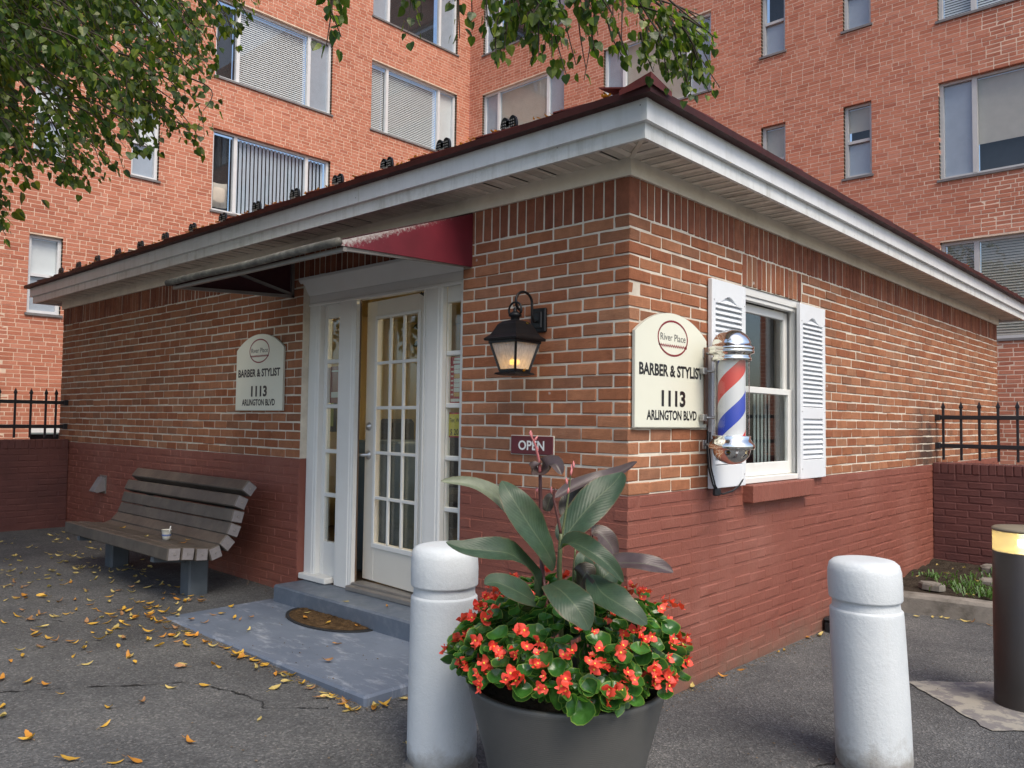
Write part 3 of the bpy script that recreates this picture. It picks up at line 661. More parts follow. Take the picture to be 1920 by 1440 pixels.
for row in range(3):
    up = .3; oy = -O+row*.28
    x = -.25+.0 - (.27 if row % 2 else 0)
    X1 = [.1]+[x-.55*i for i in range(20)]
    for a, b in zip(X1[:-1], X1[1:]):
        a2 = min(a+.02, -oy-.02); 
        if b > XL-O+row*.28+.02 and a2 > b: tile((a2, oy, rz+row*.28*SL+.001*row), (b, oy, rz+row*.28*SL), (0, up, up*SL))
    ox = O-row*.28; y = .279-.55 - (.27 if row % 2 else 0)
    Y1 = [y+.55*i for i in range(0, 17)]
    for a, b in zip(Y1[:-1], Y1[1:]):
        a = max(a-.02, -ox+.02); b = min(b, YB+O-row*.28)
        if b-a > .05: tile((ox, a, rz+row*.28*SL), (ox, b, rz+row*.28*SL), (-up, 0, up*SL))
# hip cap at the near corner and along the hip
mb = MB(); e = Vector((O+.03, -O-.03, rz+.004)); top = Vector((cx_+(hx-min(hx, hy)), cy_, rz+rt)); d = (top-Vector((O, -O, rz)))
for i in range(9):
    p0 = e+d*(i/9.)*1.0; p1 = e+d*((i+1)/9.+.01); lift = Vector((0, 0, .05-.0*i))
    s1, s2 = Vector((-.16, .012, .012)), Vector((-.012, .16, .012))
    mb.add([p0+lift, p0+s1, p0+s2, p1+lift*.9, p1+s1, p1+s2], [(0, 1, 4, 3), (0, 3, 5, 2)])
mb.add([e+Vector((0, 0, .052)), e+Vector((-.17, -.004, .01)), e+Vector((-.17, -.004, -.014)), e+Vector((0, 0, .0)), e+Vector((.004, .17, .01)), e+Vector((.004, .17, -.014))],
       [(0, 1, 2, 3), (0, 3, 5, 4)])
mb.build('hip_cap', MT['roof'], roof, fix=False)
# cast snow guards standing on the eave
sgm = None
for i, x in enumerate([-.572-.5135*k for k in range(14)]):
    if sgm is None:
        m_ = MB(); outl = []
        for t in np.linspace(-.5, math.pi+.1, 12): outl.append((.021+.022*math.cos(t), .03+.024*math.sin(t)+.012*(1 if 0 < t < math.pi else 0)*math.sin(t)))
        outl = [(p[0], p[1]) for p in outl]; left = [(-u, v) for u, v in outl[::-1]]
        m_.prism(outl+left[1:-1], (0, .006, -.01), (1, 0, 0), (0, 0, 1), (0, -1, 0), .012, 0)
        for sx in (-1, 1):
            for r in range(3):
                for q in range(3): m_.bbox(sx*.022-.013+.01*q-.003, sx*.022-.013+.01*q+.003, -.0095, -.005, .012+.011*r, .018+.011*r, .0012, 1)
        m_.box(-.012, .012, -.012, .05, -.012, .012, 2)
        o = m_.build('snow_guard', [MT['black'], M('snow_guard_boss', (.1, .1, .1), .5), MT['alu']], roof, org=(0, 0, 0)); sgm = o.data
        o.location = Vector((x, -.29, 2.975))-wloc(roof); o.scale = (1.35, 1.35, 1.4)
    else: inst('snow_guard', sgm, roof, (x, -.29, 2.975), None, (1.35, 1.35, 1.4))

# ---- door frame, sidelights, door
FY = .05
white = MT['white']
mb = MB()
# sloping head board
mb.add([(DX0-.045, -.012, 2.498), (DX1+.004, -.012, 2.498), (DX1-.002, FY, 2.365), (DX0+.002, FY, 2.365), (DX0-.045, -.012, 2.478), (DX1+.004, -.012, 2.478), (DX1-.002, .19, 2.365), (DX0+.002, .19, 2.365), (DX0-.045, .19, 2.498), (DX1+.004, .19, 2.498)],
       [(0, 1, 5, 4), (4, 5, 2, 3), (0, 4, 3, 7, 8), (1, 9, 6, 2, 5), (8, 9, 1, 0), (3, 2, 6, 7)])
mb.build('head_board', white, shop)
def casing(name, x0, x1, z0, z1, y0=FY, y1=.095, steps=3):
    """moulded vertical casing"""
    m_ = MB(); w = x1-x0; prof = [(x0, y1), (x0, y0+.012), (x0+.012, y0+.004), (x0+.03, y0+.004), (x0+.036, y0), (x1-.036, y0), (x1-.03, y0+.004), (x1-.012, y0+.004), (x1, y0+.012), (x1, y1)]
    V = [(x, y, z) for z in (z0, z1) for x, y in prof]; n = len(prof)
    m_.add(V, [(i, (i+1) % n, n+(i+1) % n, n+i) for i in range(n)]+[list(range(n))[::-1], list(range(n, 2*n))]); return m_.build(name, white, shop)
ZT = 2.296
mb = MB(); mb.bbox(DX0+.002, DX1-.002, FY+.004, .16, ZT, 2.366, .004); mb.bbox(DX0+.004, DX1-.004, FY-.004, FY+.03, 2.285, 2.308, .004); mb.build('head_rail', white, shop)
casing('door_casing', DX0+.002, -2.80, .262, ZT, FY, .13)
casing('door_casing', -2.56, -2.362, .262, ZT)
casing('door_casing', -1.618, -1.452, .262, ZT)
casing('door_casing', -1.29, DX1-.002, .262, ZT, FY, .13)
ZL = [.545, .885, 1.205, 1.535, 1.865, 2.187]
def sidelight(x0, x1, g0, g1):
    s = thing('x', '', '', (0, 0, 0)) if False else None
    m_ = MB(); m_.bbox(x0, g0, .10, .14, .30, ZT-.004, .003); m_.bbox(g1, x1, .10, .14, .30, ZT-.004, .003)
    m_.bbox(g0, g1, .101, .139, .30, ZL[0], .003); m_.bbox(g0, g1, .101, .139, ZL[-1], ZT-.004, .003)
    o = m_.build('sidelight', white, shop, org=((x0+x1)/2, .12, .3))
    for z in ZL[1:-1]: q = MB(); q.bbox(g0-.002, g1+.002, .098, .128, z-.015, z+.015, .005); q.build('muntin', white, o)
    for a, b in zip(ZL[:-1], ZL[1:]): q = MB(); q.box(g0, g1, .118, .122, a+.014, b-.014); q.build('pane', MT['glass'], o)
    q = MB(); q.bbox(x0-.13 if x0 < -2 else x0-.02, x1-.03 if x0 < -2 else x1+.09, .004, .16, .262, .305, .006); q.build('sill', white, o)
    return o
sidelight(-2.80, -2.56, -2.757, -2.605); sidelight(-1.452, -1.29, -1.456+.0, -1.31)
mb = MB(); mb.box(-2.362, -2.35, .055, .098, .30, ZT, 0); mb.box(-1.63, -1.618, .055, .098, .30, ZT, 0); mb.box(-2.358, -2.346, .088, .1, .30, ZT, 1)
mb.build('door_jamb', [white, M('brown_weatherstrip', (.13, .085, .055), .7)], shop)
mb = MB(); mb.bbox(-2.36, -1.62, .015, .16, .257, .292, .006); mb.bbox(-2.36, -1.62, .06, .16, .29, .308, .004); mb.build('threshold', MT['alu'], shop)
# the door, hinged on the right and a few degrees ajar
door = bpy.data.objects.new('door', None); place(door, shop, (-1.632, .104, .318)); door.empty_display_size = .1
DW, DH, DT = .752, 1.962, .042
def dbox(m_, u0, u1, y0, y1, z0, z1, b=.003): m_.bbox(-1.632-u1, -1.632-u0, .104+y0, .104+y1, .318+z0, .318+z1, b)
LU0, LU1, LZ0, LZ1 = .105, .615, .265, 1.832
m_ = MB(); dbox(m_, 0, LU0, 0, DT, 0, DH); dbox(m_, LU1, DW, 0, DT, 0, DH); dbox(m_, LU0, LU1, 0.0005, DT-.0005, 0, LZ0); dbox(m_, LU0, LU1, .0005, DT-.0005, LZ1, DH)
leaf = m_.build('door_leaf', MT['door'], door)
m_ = MB()
for a in ((LU0-.02, LU1+.02, LZ0-.035, LZ0), (LU0-.02, LU1+.02, LZ1, LZ1+.02), (LU0-.02, LU0+.012, LZ0, LZ1), (LU1-.012, LU1+.02, LZ0, LZ1)): dbox(m_, a[0], a[1], -.009, .001, a[2], a[3], .004)
m_.build('lite_frame', white, door)
uw, zw = (LU1-LU0-.02)/3, (LZ1-LZ0)/5
for i in (1, 2): m_ = MB(); dbox(m_, LU0+.01+i*uw-.011, LU0+.01+i*uw+.011, -.006, .012, LZ0+.002, LZ1-.002); m_.build('muntin', white, door)
for i in range(1, 5): m_ = MB(); dbox(m_, LU0+.012, LU1-.012, -.0055, .0115, LZ0+i*zw-.011, LZ0+i*zw+.011); m_.build('muntin', white, door)
for i in range(3):
    for k in range(5): m_ = MB(); m_.box(-1.632-(LU0+.01+(i+1)*uw-.012), -1.632-(LU0+.01+i*uw+.012), .104+.018, .104+.022, .318+LZ0+k*zw+.012, .318+LZ0+(k+1)*zw-.012); m_.build('pane', MT['glass'], door)
hx_ = -1.632-DW+.055
def rot_prof(m_, x, z, prof, n=20):
    V = []; F = []
    for r, y in prof:
        for k in range(n): t = 2*math.pi*k/n; V.append((x+r*math.cos(t), y, z+r*math.sin(t)))
    for i in range(len(prof)-1):
        for k in range(n): F.append((i*n+k, i*n+(k+1) % n, (i+1)*n+(k+1) % n, (i+1)*n+k))
    F.append(list(range((len(prof)-1)*n, len(prof)*n))); m_.add(V, F, 0, True)
m_ = MB(); rot_prof(m_, hx_, 1.392, [(.03, .104), (.03, .098), (.026, .09), (.012, .088), (.012, .08), (.003, .079)]); m_.build('deadbolt', MT['steel'], door)
m_ = MB(); rot_prof(m_, hx_, 1.19, [(.032, .104), (.032, .098), (.026, .09), (.012, .086), (.012, .05), (.002, .049)]); m_.tube([(hx_+.004, .055, 1.19), (hx_-.03, .05, 1.19), (hx_-.075, .052, 1.187), (hx_-.105, .056, 1.185)], [.011, .01, .008, .007], 10); m_.build('lever_handle', MT['steel'], door)
m_ = MB(); m_.add([(-1.632-.11, .099, .318+DH-.002), (-1.632-.03, .099, .318+DH-.002), (-1.632-.045, .099, .318+DH-.032)], [(0, 1, 2)]); m_.build('corner_plate', MT['black'], door, fix=False)
door.rotation_euler = (0, 0, -rad(5.5))
# doorstep
stp = MB(); stp.bbox(-2.875, -1.2, -.232, .07, .06, .258, .012); so_ = stp.build('doorstep', MT['step'], org=(-2.0, -.1, .15))
tag(so_, 'slate grey painted doorstep below the white door, flecked with white paint', 'step')

# ---- window in the side wall
wp = thing('x', '', '', (0, 0, 0)) if False else bpy.data.objects.new('window', None); place(wp, shop, (0, (WY0+WY1)/2, WZ0)); wp.empty_display_size = .1
def wb(name, *bx, mat_=None, bev=.003):
    m_ = MB()
    for b in bx: m_.bbox(*b, bev)
    return m_.build(name, mat_ or white, wp)
wb('window_casing', (-.14, -.012, WY0+.0, WY0+.035, WZ0, WZ1), (-.14, -.012, WY1-.035, WY1, WZ0, WZ1), (-.14, -.013, WY0+.035, WY1-.035, WZ1-.05, WZ1), (-.14, .012, WY0+.002, WY1-.002, WZ0+.001, WZ0+.035))
wb('brick_mould', (-.06, -.022, WY0+.036, WY0+.06, WZ0+.036, WZ1-.052), (-.06, -.022, WY1-.06, WY1-.036, WZ0+.036, WZ1-.052), (-.06, -.0225, WY0+.06, WY1-.06, WZ1-.077, WZ1-.051))
ZM = WZ0+.585
a0, a1_ = WY0+.062, WY1-.062
wb('upper_sash', (-.105, -.075, a0, a0+.05, ZM-.02, WZ1-.08), (-.105, -.075, a1_-.05, a1_, ZM-.02, WZ1-.08), (-.105, -.0755, a0+.05, a1_-.05, WZ1-.135, WZ1-.08), (-.105, -.0745, a0+.05, a1_-.05, ZM-.02, ZM+.015))
wb('lower_sash', (-.07, -.04, a0, a0+.06, WZ0+.037, ZM+.02), (-.07, -.04, a1_-.06, a1_, WZ0+.037, ZM+.02), (-.07, -.0405, a0+.06, a1_-.06, WZ0+.037, WZ0+.12), (-.07, -.0395, a0+.06, a1_-.06, ZM-.02, ZM+.02))
for nm, x, z0, z1, i0 in (('pane', -.09, ZM+.014, WZ1-.134, .049), ('pane', -.055, WZ0+.119, ZM-.019, .059)):
    q = MB(); q.box(x-.002, x+.002, a0+i0, a1_-i0, z0, z1); q.build(nm, MT['glass'], wp)
q = MB()
for i in range(9):
    y = a0+.42+.028*i; q.bbox(-.17-.012*(i % 2), -.165-.012*(i % 2), y, y+.026, WZ0+.1, ZM+.02, .002)
q.build('curtain', M('grey_curtain', (.3, .33, .32), .8), wp)
q = MB(); q.box(-.52, -.5, .7, 3.38, .28, 2.6); q.build('window_screen', MT['darkroom'], wp)  # added dark panel, blocks the lit interior so the upper glass stays dark
q = MB(); q.bbox(-.2, -.185, 1.30, 1.56, 1.70, 1.84, .004); q.build('led_board', MT['darkroom'], wp)
q = MB()
for i in range(9):
    for j in range(5):
        if (i*3+j*2) % 4 != 1: q.bbox(-.185, -.181, 1.315+.026*i, 1.323+.026*i, 1.715+.026*j, 1.723+.026*j, .0015)
q.build('led_dots', emis('red_led', (1, .06, .03), 2.5), wp)['kind'] = 'stuff'
# rowlock brick sill under the window, painted
q = bpy.data.objects.new('brick_sill', None); place(q, shop, (0, 1.67, 1.02)); q.empty_display_size = .05
for i in range(13):
    y = 1.222+i*.0697; m_ = MB(); m_.bbox(-.05, .072+RNG.normal(0, .001), y, y+.0665, .964, WZ0-.003, .006); m_.build('brick', MT['paint'], q)
# shutters
def shutter(y0, y1, z0, z1, flip):
    s = thing('shutter', 'x', 'x', (.02, (y0+y1)/2, z0)); x0, x1 = .006, .036; w = .042; zmid = z0+.46
    m_ = MB(); m_.bbox(x0, x1, y0, y0+w, z0, z1, .004); m_.bbox(x0, x1, y1-w, y1, z0, z1, .004)
    for a, b in ((z0, z0+.13), (zmid-.05, zmid+.03)): m_.bbox(x0, x1-.001, y0+w, y1-w, a, b, .003)
    # arched top rail
    yc, hw = (y0+y1)/2, (y1-y0)/2-w; outl = [(-hw, z1-.001), (-hw, z1-.135)]
    for t in np.linspace(-1, 1, 17): outl.append((t*hw, z1-.135+.05*(.5+.5*math.cos(math.pi*t))**1.6*(1 if abs(t) < .95 else .6)))
    outl += [(hw, z1-.135), (hw, z1-.001)]
    m_.prism([(u, v) for u, v in outl], (x0+.001, yc, 0), (0, 1, 0), (0, 0, 1), (1, 0, 0), x1-x0-.003)
    m_.build('shutter_frame', MT['shutter'], s)
    q = MB(); q.box(x0, x0+.004, y0+w, y1-w, z0+.12, z1-.06); q.build('backing', MT['shutter'], s)
    for a, b in ((z0+.132, zmid-.052), (zmid+.032, z1-.105)):
        n = int((b-a)/.031); p = (b-a)/n
        for i in range(n):
            z = a+i*p; q = MB(); ya, yb = y0+w+.001, y1-w-.001
            q.add([(x1-.004, ya, z+.002), (x1-.004, yb, z+.002), (x0+.006, yb, z+p-.002), (x0+.006, ya, z+p-.002), (x1-.001, ya, z+.006), (x1-.001, yb, z+.006), (x0+.009, yb, z+p+.002), (x0+.009, ya, z+p+.002)],
                  [(0,1,2,3),(7,6,5,4),(0,4,5,1),(2,6,7,3),(1,5,6,2),(3,7,4,0)]); q.build('louvre', MT['shutter'], s)
    for yy in (y0+.02, y1-.02):
        for zz in (z0+.07, zmid, z1-.12): q = MB(); q.bbox(x1-.002, x1+.003, yy-.004, yy+.004, zz-.004, zz+.004, .001); q.build('screw', MT['steel'], s)
    return s
tag(shutter(.777, 1.19, 1.073, 2.275, 0), 'white louvred shutter partly hidden behind the barber pole', 'shutter', 'shutters beside the side window')
tag(shutter(1.995, 2.425, 1.073, 2.275, 1), 'white louvred shutter to the right of the window, fully visible', 'shutter', 'shutters beside the side window')

# ---- interior seen through the glass
inn = bpy.data.objects.new('interior', None); place(inn, shop, (-3, 2, .27)); inn.empty_display_size = .1
m_ = MB(); m_.box(XL+.2, -.2, .2, YB-.2, .2, .27, 0); m_.build('interior_floor', MT['intfloor'], inn)
m_ = MB(); m_.box(XL+.21, -.21, .21, YB-.21, 2.62, 2.66, 0); m_.build('interior_ceiling', MT['plaster'], inn)
m_ = MB(); m_.box(XL+.21, -.21, 3.4, 3.5, .27, 2.62, 0); m_.box(-5.3, -5.2, .21, 3.4, .27, 2.62, 0); m_.build('partition', MT['plaster'], inn)
m_ = MB(); m_.bbox(-5.1, -2.6, 2.7, 3.39, .27, 1.15, .01); m_.bbox(-5.1, -2.5, 2.65, 3.39, 1.15, 1.2, .01); m_.build('counter', MT['counter'], inn)
m_ = MB(); m_.bbox(-2.9, -2.35, .45, .95, .27, 1.28, .02); m_.build('cabinet', M('blue_grey_cabinet', (.09, .13, .16), .5), inn)
for x in (-4.5, -3.6):
    m_ = MB(); m_.bbox(x-.25, x+.25, 1.7, 2.2, .62, .78, .04); m_.bbox(x-.25, x+.25, 2.12, 2.26, .75, 1.45, .04); m_.tube([(x, 1.95, .27), (x, 1.95, .63)], [.2, .05], 12); m_.build('barber_chair', MT['counter'], inn)
m_ = MB(); m_.box(-4.3, -3.5, 3.385, 3.395, 1.35, 1.95, 0)
for i in range(9): m_.box(-4.22, -3.98-.04*(i % 3), 3.38, 3.386, 1.42+.052*i, 1.437+.052*i, 2); m_.box(-3.7, -3.6, 3.38, 3.386, 1.42+.052*i, 1.437+.052*i, 2)
m_.box(-4.35, -3.45, 3.384, 3.394, 1.95, 2.2, 1); m_.build('price_list', [MT['paper'], MT['greenpaper'], MT['letter']], inn)
m_ = MB(); m_.box(-5.19, -5.185, 1.5, 1.9, 1.3, 1.8, 0); m_.box(-5.183, -5.18, 1.55, 1.85, 1.36, 1.74, 1); m_.build('framed_picture', [MT['counter'], MT['greenpaper']], inn)
for i, (y, x) in enumerate(((1.5, -1.4), (2.9, -1.5))):
    m_ = MB(); m_.bbox(x-.65, x+.65, y-.08, y+.08, 2.575, 2.618, .008); m_.build('ceiling_light', emis('fluorescent_tube', (1, .84, .55), 16), inn)
m_ = MB(); m_.tube([(-2.75, 1.0, 2.62), (-2.75, 1.0, 1.75)], .006, 6)
for z in (2.2, 2.05): m_.lathe([(.01, z+.05), (.04, z+.04), (.07, z), (.0, z)], -2.75, 1.0, 14)
m_.build('pendant_lamp', MT['counter'], inn)

# ------------------------------------------------------------------ apartment building behind
AX, AY = -12.2, 10.64
apt = thing('apartment_building', 'tall salmon red brick apartment block with inner corner behind the shop', 'building', (AX, AY, 0))
HEADS = [4.38, 6.985, 9.59, 12.2]; BS = [2.785, 5.385, 7.99, 10.6]; NS = [3.09, 5.70, 8.31, 10.92]
LW = []; RW = []
for i in range(4):
    for u0, u1 in ((3.86, 6.51), (7.56, 10.2)): LW.append((u0, u1, BS[i], HEADS[i], 'big'))
    for u0, u1 in ((.81, 1.31), (2.36, 2.85)): LW.append((u0, u1, NS[i], HEADS[i], 'narrow'))
    for u0, u1 in ((-11.74, -9.106), (-8.0, -5.396), (-1.33, 1.31)): RW.append((u0, u1, BS[i], HEADS[i], 'big'))
    for u0, u1 in ((-4.355, -3.885), (-2.84, -2.37)): RW.append((u0, u1, NS[i], HEADS[i], 'narrow'))
LW.append((.93, 1.39, .45, 1.23, 'vent'))
ZTOP = 14.3
def wing(name, u0, u1, wins, mp, axis):
    us = sorted({u0, u1, *[w[0] for w in wins], *[w[1] for w in wins]}); zs = sorted({-.2, ZTOP, *[w[2] for w in wins], *[w[3] for w in wins]})
    m_ = MB()
    for a, b in zip(us[:-1], us[1:]):
        run = None
        for c, d in zip(zs[:-1], zs[1:]):
            if any(w[0] <= (a+b)/2 <= w[1] and w[2] <= (c+d)/2 <= w[3] for w in wins): continue
            m_.box(a, b, .0025, .16, c, d)
    m_.v = [mp(u, d, z) for u, d, z in m_.v]; wall = m_.build(name, MT['aptmortar'], apt)
    L = []; k = 0
    while k*CH < ZTOP-.06:
        z0, z1 = k*CH+.0052, (k+1)*CH-.0052; zc = (z0+z1)/2
        holes = [(w[0], w[1]) for w in wins if w[2]-.01 < zc < w[3]+.01]
        for p0, q0 in cut(u0, u1, holes):
            u = p0; e = min(p0+random.choice((.0905, .192, .14, .05)), q0)
            while u < q0:
                if q0-e < .05: e = q0
                L.append((u, e, z0, z1)); u = e+.0105; e = min(u+(.0925 if random.random() < .13 else .194), q0)
                if q0-u < .02: break
        k += 1
    L = np.array(L); d0 = RNG.normal(0, .0012, len(L))
    def corners(r, dd): return mp(r[0], dd, r[2]), mp(r[1], .11, r[3])
    ar = []
    for r in L:
        a, b = corners(r, 0.); lo = [min(p, q) for p, q in zip(a, b)]; hi = [max(p, q) for p, q in zip(a, b)]
        ar.append(shown(lo, hi, axis))
    return wall, L, np.array(ar)
lmap = lambda u, d, z: (AX-d, u, z)
rmap = lambda u, d, z: (u, AY+d, z)
wl_, LL, la = wing('left_wing_wall', -4.2, AY, LW, lmap, 'x+')
wr_, RL, ra = wing('right_wing_wall', AX, 4.2, RW, rmap, 'y-')
thr = np.sort(np.concatenate([la, ra]))[-300]
def facing(name, L, ar, mp, wall):
    far = []
    for r, s in zip(L, ar):
        a, b = mp(r[0], 0, r[2]), mp(r[1], .11, r[3]); lo = tuple(min(p, q) for p, q in zip(a, b)); hi = tuple(max(p, q) for p, q in zip(a, b))
        if s >= thr: brick_obj(lo, hi, 'apt', wall)
        else: far.append((r[0], r[1], r[2], r[3]))
    A = np.array(far); n = len(A); dd = RNG.normal(0, .0006, n); jz = RNG.normal(0, .001, n)
    U = np.stack([A[:, 0], A[:, 1], A[:, 1], A[:, 0]]*2, 1); Z = np.stack([A[:, 2]+jz, A[:, 2]+jz, A[:, 3]+jz, A[:, 3]+jz]*2, 1)
    D = np.concatenate([np.repeat(dd[:, None], 4, 1), np.full((n, 4), .11)], 1)
    P = np.stack(mp(U.ravel(), D.ravel(), Z.ravel()) if False else [np.asarray(q) for q in mp3(mp, U.ravel(), D.ravel(), Z.ravel())], 1)
    base = (np.arange(n)*8)[:, None, None]; tf = np.array([[0, 1, 2, 3], [0, 4, 5, 1], [1, 5, 6, 2], [2, 6, 7, 3], [3, 7, 4, 0]])
    F = (base+tf[None]).reshape(-1, 4)
    o = mk('bricks', P, F.tolist(), MT['apt'], wall); o['kind'] = 'stuff'
def mp3(mp, u, d, z):
    a = mp(u, d, z); return [np.broadcast_to(np.asarray(q, float), u.shape) for q in a]
facing('l', LL, la, lmap, wl_); facing('r', RL, ra, rmap, wr_)

def apt_window(w, mp, wall, style, fr):
    u0, u1, z0, z1, kind = w; o = bpy.data.objects.new('window', None); place(o, apt, mp((u0+u1)/2, .08, z0)); o.empty_display_size = .1
    def part(name, mat_, fn):
        m_ = MB(); fn(m_); m_.v = [mp(u, d, z) for u, d, z in m_.v]; return m_.build(name, mat_, o)
    part('sill', MT['sill'], lambda m_: m_.box(u0-.03, u1+.03, -.03, .14, z0-.035, z0+.004))
    if kind == 'vent':
        part('vent_hood', MT['fascia'], lambda m_: m_.box(u0, u1, -.05, .12, z1-.07, z1))
        part('vent_opening', MT['darkroom'], lambda m_: m_.box(u0+.01, u1-.01, .1, .14, z0, z1-.1)); return
    f = .055
    def frame(m_):
        m_.box(u0, u0+f, .075, .15, z0+.004, z1); m_.box(u1-f, u1, .075, .15, z0+.004, z1); m_.box(u0+f, u1-f, .076, .149, z0+.004, z0+.06); m_.box(u0+f, u1-f, .076, .149, z1-.05, z1)
        if kind == 'big':
            for m in (u0+.49, u1-.55): m_.box(m-.025, m+.045, .07, .148, z0+.05, z1-.04)
        else: zm = z0+(z1-z0)*.5; m_.box(u0+f, u1-f, .07, .148, zm-.03, zm+.02)
    part('frame', fr, frame)
    if kind == 'big':
        cells = [(u0+f, u0+.465, z0+.06, z1-.05), (u0+.535, u1-.575, z0+.06, z1-.05), (u1-.505, u1-f, z0+.06, z1-.05)]
    else: zm = z0+(z1-z0)*.5; cells = [(u0+f, u1-f, z0+.06, zm-.03), (u0+f, u1-f, zm+.02, z1-.05)]
    st = style if isinstance(style, (list, tuple)) else [style]*len(cells)
    for (a, b, c, d), s in zip(cells, st):
        part('pane', MT['winglass'] if s != 'S' else MT['screenglass'], lambda m_: m_.quad((a, .12, c), (b, .12, c), (b, .12, d), (a, .12, d)))
        if s in 'HhD':                        # horizontal blind, fully or half drawn
            zb = c if s != 'h' else c+(d-c)*.3; n = int((d-zb)/.042)
            def bl(m_):
                for i in range(n):
                    z = zb+(i+.3)*(d-zb)/n; m_.add([(a, .165, z), (b, .165, z), (b, .185, z+.038), (a, .185, z+.038)], [(0, 1, 2, 3)])
            part('blind', MT['blind'] if s != 'D' else MT['tanblind'], bl)
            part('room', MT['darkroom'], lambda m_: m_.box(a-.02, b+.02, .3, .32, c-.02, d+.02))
        elif s == 'V':
            n = int((b-a)/.085)
            def vb(m_):
                for i in range(n):
                    u = a+(i+.1)*(b-a)/n; m_.add([(u, .17, c), (u+.075, .2, c), (u+.075, .2, d), (u, .17, d)], [(0, 1, 2, 3)])
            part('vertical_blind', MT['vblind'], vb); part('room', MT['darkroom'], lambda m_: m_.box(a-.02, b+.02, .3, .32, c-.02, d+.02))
        elif s == 'T': part('roller_blind', MT['tanblind'], lambda m_: m_.box(a-.01, b+.01, .16, .165, c, d))
        elif s == 't':
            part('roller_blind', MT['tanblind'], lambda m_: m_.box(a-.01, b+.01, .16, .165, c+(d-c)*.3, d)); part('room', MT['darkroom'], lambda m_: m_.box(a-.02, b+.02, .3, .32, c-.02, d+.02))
        elif s == 'S': part('insect_screen', MT['screen'], lambda m_: m_.box(a-.005, b+.005, .128, .134, c-.005, d+.005))
        elif s == 'W': part('roller_blind', MT['blind'], lambda m_: m_.box(a-.01, b+.01, .16, .165, c, d))
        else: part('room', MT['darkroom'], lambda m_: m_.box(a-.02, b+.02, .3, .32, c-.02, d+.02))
    return o
MT['screenglass'] = glass('dusty_pane', (.85, .88, .9), 1.2, .12, 1.5)
LS = {(0, 1): ['K', 'V', 'V'], (0, 2): ['K', 'H', 'S'], (1, 2): ['H', 'H', 'W'], (1, 3): ['S', 'K', 'S']}
for w in LW:
    i = HEADS.index(w[3]) if w[3] in HEADS else 0
    s = LS.get(((0 if w[0] < 5 else 1), i), ['S', 'h', 'S']) if w[4] == 'big' else ['S', 'W']
    if w[4] == 'vent': s = 'K'
    apt_window(w, lmap, wl_, s, MT['winframe2'])
RS = {(-11.74, 2): ['S', 'T', 'S'], (-11.74, 3): ['S', 'K', 'S'], (-8.0, 2): ['S', 'T', 'S'], (-1.33, 1): ['S', 't', 'S'], (-1.33, 0): ['D', 'D', 'D'], (-1.33, 2): ['H', 'H', 'S'],
      (-4.355, 2): ['S', 'K'], (-4.355, 1): ['S', 'T'], (-2.84, 1): ['S', 't'], (-2.84, 2): ['S', 'W']}
for w in RW:
    i = HEADS.index(w[3]); s = RS.get((w[0], i), ['S', 'H', 'S'] if w[4] == 'big' else ['S', 'W'])
    apt_window(w, rmap, wr_, s, MT['winframe'] if w[0] > -5 else MT['winframe2'])
m_ = MB(); 
for i in range(9):
    t = i/8*math.pi; 
pl = MB(); V = []; F = []
for i in range(9):
    for j in range(9):
        u, v = -1+i/4, -1+j/4; th_ = .09*(1-u**4)*(1-v**4)+.005; V.append((AX-.2+th_*1.0, 4.07+.2*u, 5.74+.24*v+.03*u*u))
pl.add(V, [(i*9+j, (i+1)*9+j, (i+1)*9+j+1, i*9+j+1) for i in range(8) for j in range(8)], 0, True)
tag(pl.build('pillow', MT['pillow'], org=(AX-.18, 4.07, 5.5), fix=False), 'cream pillow pressed against the lower left apartment window', 'pillow')

# ------------------------------------------------------------------ low walls and fences
def low_wall(label, axis, fix_, u0, u1, z0, z1, mp, thick):
    w = thing('low_wall', label, 'wall', mp((u0+u1)/2, 0, z0)); m_ = MB(); m_.box(u0, u1, .0035, thick, z0-.3, z1-.008); m_.v = [mp(u, d, z) for u, d, z in m_.v]
    core = m_.build('wall_core', MT['paint2'], w); k = 0; z = z1-.102
    u = u0
    while u < u1-.02:                    # rowlock cap
        e = min(u+.0605, u1); a, b = mp(u, -.004, z1-.1), mp(e, .2, z1); brick_obj([min(p, q) for p, q in zip(a, b)], [max(p, q) for p, q in zip(a, b)], 'paint2', core, .006); u = e+.0072
    while z > z0-.1:
        u = u0-(.1015 if k % 2 else 0)
        while u < u1:
            p_, q_ = max(u, u0), min(u+.196, u1)
            if q_-p_ > .03: a, b = mp(p_, 0, z-CH+.004), mp(q_, .09, z-.003); brick_obj([min(p, q) for p, q in zip(a, b)], [max(p, q) for p, q in zip(a, b)], 'paint2', core, .006)
            u += .203
        z -= CH; k += 1
    return w
rw = low_wall('low dark maroon brick wall under the fence right of the shop', 'y', 5.15, .004, 2.6, .1, 1.094, lambda u, d, z: (u, 5.15+d, z), .25)
lw = low_wall('low dark maroon brick wall in shade left of the bench', 'x', -7.67, .006, 2.6, .12, 1.17, lambda u, d, z: (-7.67-d, -u, z), .25)
